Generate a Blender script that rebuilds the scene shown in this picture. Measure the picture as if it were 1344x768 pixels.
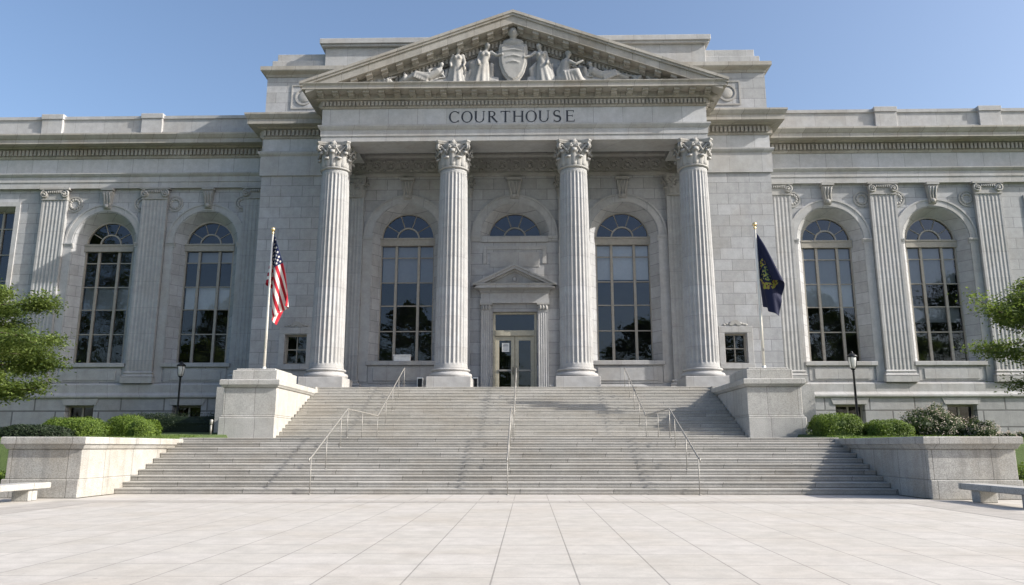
import bpy, bmesh, math, random
from math import sin, cos, pi, sqrt, atan2, radians
from mathutils import Vector, Matrix, noise

for _o in list(bpy.data.objects):
    bpy.data.objects.remove(_o)
S = bpy.context.scene
COL = S.collection

# ------------------------------------------------------------------ camera, sky, sun, exposure
CAMX, EYE = 0.78, 1.35
cd = bpy.data.cameras.new('camera'); cam = bpy.data.objects.new('camera', cd); COL.objects.link(cam)
cd.sensor_width = 36; cd.sensor_fit = 'HORIZONTAL'; cd.lens = 26.786
cd.clip_start = 0.1; cd.clip_end = 3000
cam.location = (CAMX, 0, EYE)
cam.rotation_euler = (radians(90 + 11.475), 0, radians(1.235))
S.camera = cam

SUN_TO = Vector((1.6, -0.40, 1.0)).normalized()          # direction towards the sun
elev = math.asin(SUN_TO.z); azim = atan2(SUN_TO.x, SUN_TO.y)
W = bpy.data.worlds.new('World'); S.world = W; W.use_nodes = True
wn = W.node_tree; wn.nodes.clear()
sky = wn.nodes.new('ShaderNodeTexSky'); sky.sky_type = 'NISHITA'; sky.sun_disc = False
sky.sun_elevation = elev; sky.sun_rotation = azim
sky.air_density = 1.0; sky.dust_density = 3.6; sky.ozone_density = 2.4; sky.altitude = 100
bg = wn.nodes.new('ShaderNodeBackground'); bg.inputs[1].default_value = 0.15
wo = wn.nodes.new('ShaderNodeOutputWorld')
wn.links.new(sky.outputs[0], bg.inputs[0]); wn.links.new(bg.outputs[0], wo.inputs[0])
sd = bpy.data.lights.new('sun', 'SUN'); sd.energy = 4.6; sd.angle = radians(0.53); sd.color = (1.0, 0.95, 0.87)
sun = bpy.data.objects.new('sun', sd); COL.objects.link(sun); sun.location = (60, -20, 60)
sun.rotation_euler = SUN_TO.to_track_quat('Z', 'Y').to_euler()
S.view_settings.view_transform = 'Standard'; S.view_settings.look = 'None'
S.view_settings.exposure = 0.62; S.view_settings.gamma = 1; S.view_settings.use_curve_mapping = False
S.render.engine = 'CYCLES'

# ------------------------------------------------------------------ helpers
RNG = random.Random(11)

class NT:
    def __init__(s, name):
        s.m = bpy.data.materials.new(name); s.m.use_nodes = True
        s.t = s.m.node_tree; s.t.nodes.clear()
        s.out = s.n('ShaderNodeOutputMaterial')
    def n(s, typ, **kw):
        nd = s.t.nodes.new(typ)
        for k, v in kw.items():
            setattr(nd, k, v)
        return nd
    def l(s, a, b):
        s.t.links.new(a, b)
    def val(s, sock, v):
        if isinstance(v, (int, float, tuple, list)):
            if isinstance(v, (tuple, list)) and len(v) == 3 and sock.type == 'RGBA':
                v = (*v, 1)
            sock.default_value = v
        else:
            s.l(v, sock)
    def math(s, op, a, b=None, c=None):
        nd = s.n('ShaderNodeMath', operation=op)
        s.val(nd.inputs[0], a)
        if b is not None: s.val(nd.inputs[1], b)
        if c is not None: s.val(nd.inputs[2], c)
        return nd.outputs[0]
    def mix(s, fac, a, b, mode='MIX'):
        nd = s.n('ShaderNodeMix', data_type='RGBA', blend_type=mode)
        s.val(nd.inputs[0], fac); s.val(nd.inputs[6], a); s.val(nd.inputs[7], b)
        return nd.outputs[2]
    def noise(s, vec, scale, detail=4, rough=0.55):
        nd = s.n('ShaderNodeTexNoise'); s.val(nd.inputs['Vector'], vec)
        nd.inputs['Scale'].default_value = scale; nd.inputs['Detail'].default_value = detail
        nd.inputs['Roughness'].default_value = rough
        return nd.outputs['Fac']
    def ramp(s, fac, lo, hi, a=0.0, b=1.0):
        nd = s.n('ShaderNodeMapRange'); s.val(nd.inputs[0], fac)
        nd.inputs[1].default_value = lo; nd.inputs[2].default_value = hi
        nd.inputs[3].default_value = a; nd.inputs[4].default_value = b
        return nd.outputs[0]
    def xyz(s):
        tc = s.n('ShaderNodeTexCoord'); sp = s.n('ShaderNodeSeparateXYZ'); s.l(tc.outputs['Object'], sp.inputs[0])
        return tc.outputs['Object'], sp.outputs
    def comb(s, x, y, z):
        nd = s.n('ShaderNodeCombineXYZ')
        for i, v in enumerate((x, y, z)): s.val(nd.inputs[i], v)
        return nd.outputs[0]
    def scale(s, vec, v):
        nd = s.n('ShaderNodeVectorMath', operation='MULTIPLY'); s.l(vec, nd.inputs[0]); nd.inputs[1].default_value = v
        return nd.outputs[0]

def stone(name, col, block=None, mortar=0.018, var=0.10, dark=0.55, stain=0.22, speck=0.10, offs=0.5, axis='wall', shift=(0, 0), bump=0.5, tint=(0.36, 0.29, 0.20), streak=0.25, rough=0.75):
    """Granite / limestone: blocks with fine joints, per-block tone, speckle, rain streaks and stains."""
    k = NT(name); P, c = k.xyz()
    if axis == 'wall':
        u = k.math('ADD', c[0], k.math('MULTIPLY', c[1], 1.0)); v = c[2]
    else:
        u, v = c[0], c[1]
    u = k.math('ADD', u, shift[0]); v = k.math('ADD', v, shift[1])
    base = k.n('ShaderNodeRGB'); base.outputs[0].default_value = (*col, 1); cc = base.outputs[0]
    fac = None
    if block:
        br = k.n('ShaderNodeTexBrick'); br.offset = offs; br.squash = 1
        k.l(k.comb(u, v, 0.0), br.inputs['Vector'])
        lo = 1 - var; hi = 1 + var * 0.6
        br.inputs['Color1'].default_value = (lo, lo, lo * 0.985, 1); br.inputs['Color2'].default_value = (hi, hi, hi, 1)
        br.inputs['Mortar'].default_value = (dark, dark, dark, 1)
        br.inputs['Scale'].default_value = 1; br.inputs['Mortar Size'].default_value = mortar; br.inputs['Mortar Smooth'].default_value = 0.25
        br.inputs['Brick Width'].default_value = block[0]; br.inputs['Row Height'].default_value = block[1]
        cc = k.mix(1.0, cc, br.outputs['Color'], 'MULTIPLY'); fac = br.outputs['Fac']
    sp = k.noise(P, 34, 3, 0.8)
    spf = k.ramp(sp, 0.32, 0.68, 1 - speck, 1 + speck)
    cc = k.mix(1.0, cc, k.comb(spf, spf, spf), 'MULTIPLY')
    big = k.noise(P, 0.45, 5, 0.62)
    cc = k.mix(k.ramp(big, 0.46, 0.72, 0.0, stain), cc, tuple(a * b * 1.9 for a, b in zip(col, tint)))
    st = k.noise(k.scale(P, (2.6, 2.6, 0.16)), 1.0, 5, 0.65)
    cc = k.mix(k.ramp(st, 0.52, 0.78, 0.0, streak), cc, tuple(a * 0.45 for a in col))
    sm_ = k.noise(P, 2.3, 6, 0.75)
    sf = k.ramp(sm_, 0.40, 0.62, 0.90, 1.05)
    cc = k.mix(1.0, cc, k.comb(sf, sf, sf), 'MULTIPLY')
    if axis == 'flat':
        vo = k.n('ShaderNodeTexVoronoi'); k.l(P, vo.inputs['Vector']); vo.inputs['Scale'].default_value = 0.9
        g_ = k.ramp(vo.outputs['Distance'], 0.018, 0.032, 0.72, 1.0)
        cc = k.mix(1.0, cc, k.comb(g_, g_, g_), 'MULTIPLY')
    b = k.n('ShaderNodeBsdfPrincipled'); k.l(cc, b.inputs['Base Color']); b.inputs['Roughness'].default_value = rough
    b.inputs['Specular IOR Level'].default_value = 0.3
    h = k.math('MULTIPLY', k.noise(P, 16, 4, 0.7), 0.010)
    if fac is not None:
        h = k.math('SUBTRACT', h, k.math('MULTIPLY', fac, 0.012))
    bp = k.n('ShaderNodeBump'); bp.inputs['Strength'].default_value = bump; bp.inputs['Distance'].default_value = 1.0
    k.l(h, bp.inputs['Height']); k.l(bp.outputs[0], b.inputs['Normal'])
    k.l(b.outputs[0], k.out.inputs[0])
    return k.m

def plain(name, col, rough=0.5, metal=0.0, nvar=0.12, nscale=6):
    k = NT(name); P, c = k.xyz()
    f = k.ramp(k.noise(P, nscale, 4, 0.6), 0.3, 0.7, 1 - nvar, 1 + nvar)
    cc = k.mix(1.0, (*col, 1), k.comb(f, f, f), 'MULTIPLY')
    b = k.n('ShaderNodeBsdfPrincipled'); k.l(cc, b.inputs['Base Color'])
    b.inputs['Roughness'].default_value = rough; b.inputs['Metallic'].default_value = metal
    k.l(b.outputs[0], k.out.inputs[0])
    return k.m

def glass_mat(name, tint, ior=1.62, wav=0.006):
    k = NT(name); P, c = k.xyz()
    fr = k.n('ShaderNodeFresnel'); fr.inputs[0].default_value = ior
    gl = k.n('ShaderNodeBsdfGlossy'); gl.inputs['Color'].default_value = (0.86, 0.90, 1.0, 1); gl.inputs['Roughness'].default_value = 0.01
    tr = k.n('ShaderNodeBsdfTransparent'); tr.inputs['Color'].default_value = (*tint, 1)
    bp = k.n('ShaderNodeBump'); bp.inputs['Strength'].default_value = 1; bp.inputs['Distance'].default_value = 1
    k.l(k.math('MULTIPLY', k.noise(P, 1.3, 2), wav), bp.inputs['Height']); k.l(bp.outputs[0], gl.inputs['Normal'])
    mx = k.n('ShaderNodeMixShader'); k.l(k.math('MULTIPLY', fr.outputs[0], 1.35), mx.inputs[0]); k.l(tr.outputs[0], mx.inputs[1]); k.l(gl.outputs[0], mx.inputs[2])
    k.l(mx.outputs[0], k.out.inputs[0])
    return k.m

def leaf_mat(name, c1, c2, trans=0.35, attr=True, rough=0.55):
    k = NT(name)
    oi = k.n('ShaderNodeAttribute', attribute_name='tone')
    cc = k.mix(oi.outputs['Fac'], (*c1, 1), (*c2, 1))
    b = k.n('ShaderNodeBsdfPrincipled'); k.l(cc, b.inputs['Base Color']); b.inputs['Roughness'].default_value = rough
    b.inputs['Specular IOR Level'].default_value = 0.35
    t = k.n('ShaderNodeBsdfTranslucent'); k.l(k.mix(0.5, cc, (c2[0] * 1.3, c2[1] * 1.4, c2[2] * 0.8, 1)), t.inputs[0])
    mx = k.n('ShaderNodeMixShader'); mx.inputs[0].default_value = trans
    k.l(b.outputs[0], mx.inputs[1]); k.l(t.outputs[0], mx.inputs[2]); k.l(mx.outputs[0], k.out.inputs[0])
    return k.m

class MB:
    """Collects geometry for one mesh object."""
    def __init__(s):
        s.v = []; s.f = []; s.tone = []; s.smooth = set()
    def add(s, vs, fs, smooth=False):
        o = len(s.v); s.v.extend(tuple(v) for v in vs)
        for f in fs:
            if smooth: s.smooth.add(len(s.f))
            s.f.append(tuple(i + o for i in f))
        return s
    def box(s, x0, x1, y0, y1, z0, z1):
        x0, x1 = min(x0, x1), max(x0, x1); y0, y1 = min(y0, y1), max(y0, y1); z0, z1 = min(z0, z1), max(z0, z1)
        return s.add([(x0, y0, z0), (x1, y0, z0), (x1, y1, z0), (x0, y1, z0), (x0, y0, z1), (x1, y0, z1), (x1, y1, z1), (x0, y1, z1)],
                     [(0, 3, 2, 1), (4, 5, 6, 7), (0, 1, 5, 4), (1, 2, 6, 5), (2, 3, 7, 6), (3, 0, 4, 7)])
    def prism(s, pts, y0, y1):
        """polygon in XZ (counter-clockwise seen from -Y) extruded from y0 (front) to y1"""
        n = len(pts)
        vs = [(x, y0, z) for x, z in pts] + [(x, y1, z) for x, z in pts]
        fs = [tuple(range(n)), tuple(range(2 * n - 1, n - 1, -1))] + [(i, i + n, (i + 1) % n + n, (i + 1) % n) for i in range(n)]
        return s.add(vs, fs)
    def prismx(s, pts, x0, x1):
        """polygon in YZ extruded along X"""
        n = len(pts)
        vs = [(x0, y, z) for y, z in pts] + [(x1, y, z) for y, z in pts]
        fs = [tuple(range(n - 1, -1, -1)), tuple(range(n, 2 * n))] + [(i, (i + 1) % n, (i + 1) % n + n, i + n) for i in range(n)]
        return s.add(vs, fs)
    def mould(s, path, prof):
        """sweep profile [(out, z)...] (bottom to top) along a plan path; outward is the right of the walking direction"""
        n = len(path); m = len(prof); offs = []
        for i in range(n):
            ds = []
            if i > 0: ds.append((Vector(path[i]) - Vector(path[i - 1])).normalized())
            if i < n - 1: ds.append((Vector(path[i + 1]) - Vector(path[i])).normalized())
            ns = [Vector((d.y, -d.x)) for d in ds]
            if len(ns) == 2:
                b = (ns[0] + ns[1]).normalized(); b = b / max(0.2, b.dot(ns[0]))
            else:
                b = ns[0]
            offs.append(b)
        vs = []
        for i in range(n):
            for o, z in prof:
                vs.append((path[i][0] + offs[i].x * o, path[i][1] + offs[i].y * o, z))
        fs = []
        for i in range(n - 1):
            for j in range(m - 1):
                fs.append((i * m + j, (i + 1) * m + j, (i + 1) * m + j + 1, i * m + j + 1))
        fs.append(tuple(range(m))); fs.append(tuple((n - 1) * m + j for j in range(m - 1, -1, -1)))
        return s.add(vs, fs)
    def lathe(s, prof, cx, cy, seg=32, smooth=True, rad=None, cap=True):
        vs = []; m = len(prof)
        for r, z in prof:
            for i in range(seg):
                a = 2 * pi * i / seg; rr = r * (rad(a, z) if rad else 1)
                vs.append((cx + rr * cos(a), cy + rr * sin(a), z))
        fs = [(j * seg + i, j * seg + (i + 1) % seg, (j + 1) * seg + (i + 1) % seg, (j + 1) * seg + i) for j in range(m - 1) for i in range(seg)]
        s.add(vs, fs, smooth)
        if cap:
            o = len(s.v) - m * seg
            s.f.append(tuple(o + i for i in range(seg - 1, -1, -1))); s.f.append(tuple(o + (m - 1) * seg + i for i in range(seg)))
        return s
    def tube(s, pts, rads, seg=8, smooth=True, flat=1.0):
        pts = [Vector(p) for p in pts]
        if not isinstance(rads, (list, tuple)): rads = [rads] * len(pts)
        vs = []; n = len(pts); ref = None
        for i, p in enumerate(pts):
            d = (pts[min(i + 1, n - 1)] - pts[max(i - 1, 0)]).normalized()
            if ref is None:
                ref = Vector((0, 0, 1)) if abs(d.z) < 0.9 else Vector((1, 0, 0))
            a = d.cross(ref)
            if a.length < 1e-4: a = d.cross(Vector((0.3, 1, 0.2)))
            a.normalize(); b = d.cross(a).normalized(); ref = -b if b.dot(ref) < 0 else b
            ref = d.cross(a) * -1
            for k in range(seg):
                t = 2 * pi * k / seg
                vs.append(p + (a * cos(t) + b * sin(t) * flat) * rads[i])
        fs = [(i * seg + k, i * seg + (k + 1) % seg, (i + 1) * seg + (k + 1) % seg, (i + 1) * seg + k) for i in range(n - 1) for k in range(seg)]
        fs += [tuple(range(seg - 1, -1, -1)), tuple((n - 1) * seg + k for k in range(seg))]
        return s.add(vs, fs, smooth)
    def ball(s, c, r, seg=14, ring=9):
        r = r if isinstance(r, (tuple, list)) else (r, r, r)
        vs = [(c[0], c[1], c[2] - r[2])]
        for j in range(1, ring):
            t = pi * j / ring
            for i in range(seg):
                a = 2 * pi * i / seg
                vs.append((c[0] + r[0] * sin(t) * cos(a), c[1] + r[1] * sin(t) * sin(a), c[2] - r[2] * cos(t)))
        vs.append((c[0], c[1], c[2] + r[2])); last = len(vs) - 1
        fs = [(0, 1 + (i + 1) % seg, 1 + i) for i in range(seg)]
        for j in range(ring - 2):
            for i in range(seg):
                fs.append((1 + j * seg + i, 1 + j * seg + (i + 1) % seg, 1 + (j + 1) * seg + (i + 1) % seg, 1 + (j + 1) * seg + i))
        fs += [(last, 1 + (ring - 2) * seg + i, 1 + (ring - 2) * seg + (i + 1) % seg) for i in range(seg)]
        return s.add(vs, fs, True)
    def arcband(s, cx, cz, r0, r1, y0, y1, a0=0.0, a1=pi, n=28):
        """a solid arched band (ring sector in XZ)"""
        vs = []
        for i in range(n + 1):
            a = a0 + (a1 - a0) * i / n
            for r, y in ((r0, y0), (r1, y0), (r1, y1), (r0, y1)):
                vs.append((cx + r * cos(a), y, cz + r * sin(a)))
        fs = []
        for i in range(n):
            for j in range(4):
                fs.append((i * 4 + j, (i + 1) * 4 + j, (i + 1) * 4 + (j + 1) % 4, i * 4 + (j + 1) % 4))
        fs += [(3, 2, 1, 0), (n * 4, n * 4 + 1, n * 4 + 2, n * 4 + 3)]
        s.add(vs, [f[::-1] for f in fs])
        return s
    def build(s, name, mat, parent=None, bevel=0.0, fix=True, seg=1):
        me = bpy.data.meshes.new(name); me.from_pydata(s.v, [], s.f)
        if s.smooth:
            me.polygons.foreach_set('use_smooth', [i in s.smooth for i in range(len(s.f))])
        if s.tone:
            at = me.attributes.new('tone', 'FLOAT', 'FACE'); at.data.foreach_set('value', s.tone)
        if fix:
            bm = bmesh.new(); bm.from_mesh(me); bmesh.ops.recalc_face_normals(bm, faces=bm.faces); bm.to_mesh(me); bm.free()
        me.materials.append(mat); me.update()
        o = bpy.data.objects.new(name, me); COL.objects.link(o)
        if parent: o.parent = parent
        if bevel:
            b = o.modifiers.new('edge', 'BEVEL'); b.width = bevel; b.segments = seg; b.limit_method = 'ANGLE'; b.angle_limit = radians(40)
        return o

def tag(o, label, cat, group=None):
    o['label'] = label; o['category'] = cat
    if group: o['group'] = group
    return o
def thing(name, label, cat, loc=(0, 0, 0), group=None):
    o = bpy.data.objects.new(name, None); COL.objects.link(o); o.location = loc; o.empty_display_size = 0.3
    return tag(o, label, cat, group)
def struct_obj(o, kind='structure'):
    o['kind'] = kind; return o
def copy_tree(o, parent=None):
    c = o.copy(); COL.objects.link(c)
    if parent is not None: c.parent = parent
    for ch in list(o.children): copy_tree(ch, c)
    return c

# ------------------------------------------------------------------ materials
ST = (0.40, 0.387, 0.362)
M = {}
M['ashlar'] = stone('ashlar_wall', (0.385, 0.39, 0.405), (1.28, 0.66), mortar=0.016, var=0.13)
M['ashlar_base'] = stone('rusticated_base', (0.35, 0.355, 0.37), (2.6, 0.95), mortar=0.05, dark=0.45, var=0.10, bump=0.9, shift=(0.3, 0.35))
M['trim'] = stone('dressed_stone', (0.40, 0.40, 0.405), (1.9, 60), mortar=0.012, dark=0.62, var=0.07, offs=0, stain=0.30)
M['cornice'] = stone('cornice_stone', (0.375, 0.355, 0.325), (1.45, 60), mortar=0.014, dark=0.5, var=0.13, offs=0, stain=0.4, streak=0.4)
M['frieze'] = stone('frieze_stone', (0.465, 0.47, 0.485), (1.62, 60), mortar=0.014, dark=0.55, var=0.05, offs=0, stain=0.15)
M['column'] = stone('column_stone', (0.36, 0.362, 0.368), (60, 1.62), mortar=0.010, dark=0.7, var=0.06, offs=0, stain=0.2, streak=0.12)
M['carved'] = stone('carved_stone', (0.35, 0.345, 0.335), None, stain=0.3, streak=0.3)
M['granite'] = stone('granite_blocks', (0.40, 0.395, 0.38), (1.28, 60), mortar=0.012, dark=0.5, var=0.07, offs=0, speck=0.34, stain=0.22, streak=0.3, shift=(0.1, 0))
M['steps'] = stone('step_granite', (0.37, 0.36, 0.34), (2.7, 0.167), mortar=0.012, dark=0.42, var=0.17, offs=0.37, speck=0.22, shift=(0, -0.026), stain=0.2, streak=0.12, bump=0.35)
M['upper_steps'] = stone('upper_step_granite', (0.43, 0.415, 0.385), (2.7, 0.167), mortar=0.012, dark=0.55, var=0.12, offs=0.37, speck=0.22, shift=(0.9, -0.028), stain=0.2, streak=0.08, bump=0.3)
M['plaza'] = stone('plaza_paving', (0.462, 0.438, 0.408), (0.9, 0.9), mortar=0.010, dark=0.57, var=0.04, offs=0, axis='flat', shift=(-0.386 + 9, -8.49 + 27), speck=0.07, stain=0.20, streak=0.10, bump=0.15)
M['band'] = stone('plaza_band', (0.385, 0.362, 0.335), (1.8, 0.75), mortar=0.010, dark=0.55, var=0.05, offs=0, axis='flat', shift=(0, -19.45), speck=0.08, stain=0.12, streak=0.0, bump=0.15)
M['frame'] = plain('window_frame_paint', (0.30, 0.275, 0.235), 0.5)
M['door'] = plain('door_bronze', (0.44, 0.405, 0.315), 0.45, 0.1)
M['steel'] = plain('brushed_steel', (0.30, 0.29, 0.27), 0.55, 0.45, 0.06)
M['planter'] = stone('weathered_planter_granite', (0.37, 0.365, 0.35), (1.55, 60), mortar=0.012, dark=0.45, var=0.06, offs=0, speck=0.34, stain=0.5, streak=0.75, shift=(0.1, 0))
M['polepaint'] = plain('pole_aluminium', (0.72, 0.69, 0.62), 0.4, 0.4, 0.05)
M['gold'] = plain('gold_finial', (0.75, 0.58, 0.30), 0.3, 0.8)
M['iron'] = plain('black_iron', (0.018, 0.019, 0.022), 0.45, 0.3)
M['glass'] = glass_mat('window_glass', (0.84, 0.86, 0.88))
M['blind'] = plain('window_blind', (0.80, 0.80, 0.78), 0.9, 0, 0.05)
M['blinddim'] = plain('grey_window_shade', (0.42, 0.42, 0.42), 0.9, 0, 0.05)
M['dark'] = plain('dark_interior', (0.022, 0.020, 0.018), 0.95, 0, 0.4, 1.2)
M['letter'] = plain('dark_lettering', (0.03, 0.032, 0.04), 0.5)
M['roof'] = plain('flat_roof', (0.25, 0.24, 0.23), 0.9)
M['white'] = plain('white_paint', (0.78, 0.78, 0.76), 0.5)
M['soil'] = plain('planting_soil', (0.05, 0.038, 0.026), 0.95, 0, 0.4, 3)
M['bark'] = plain('bark', (0.10, 0.075, 0.055), 0.9, 0, 0.35, 9)
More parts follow.
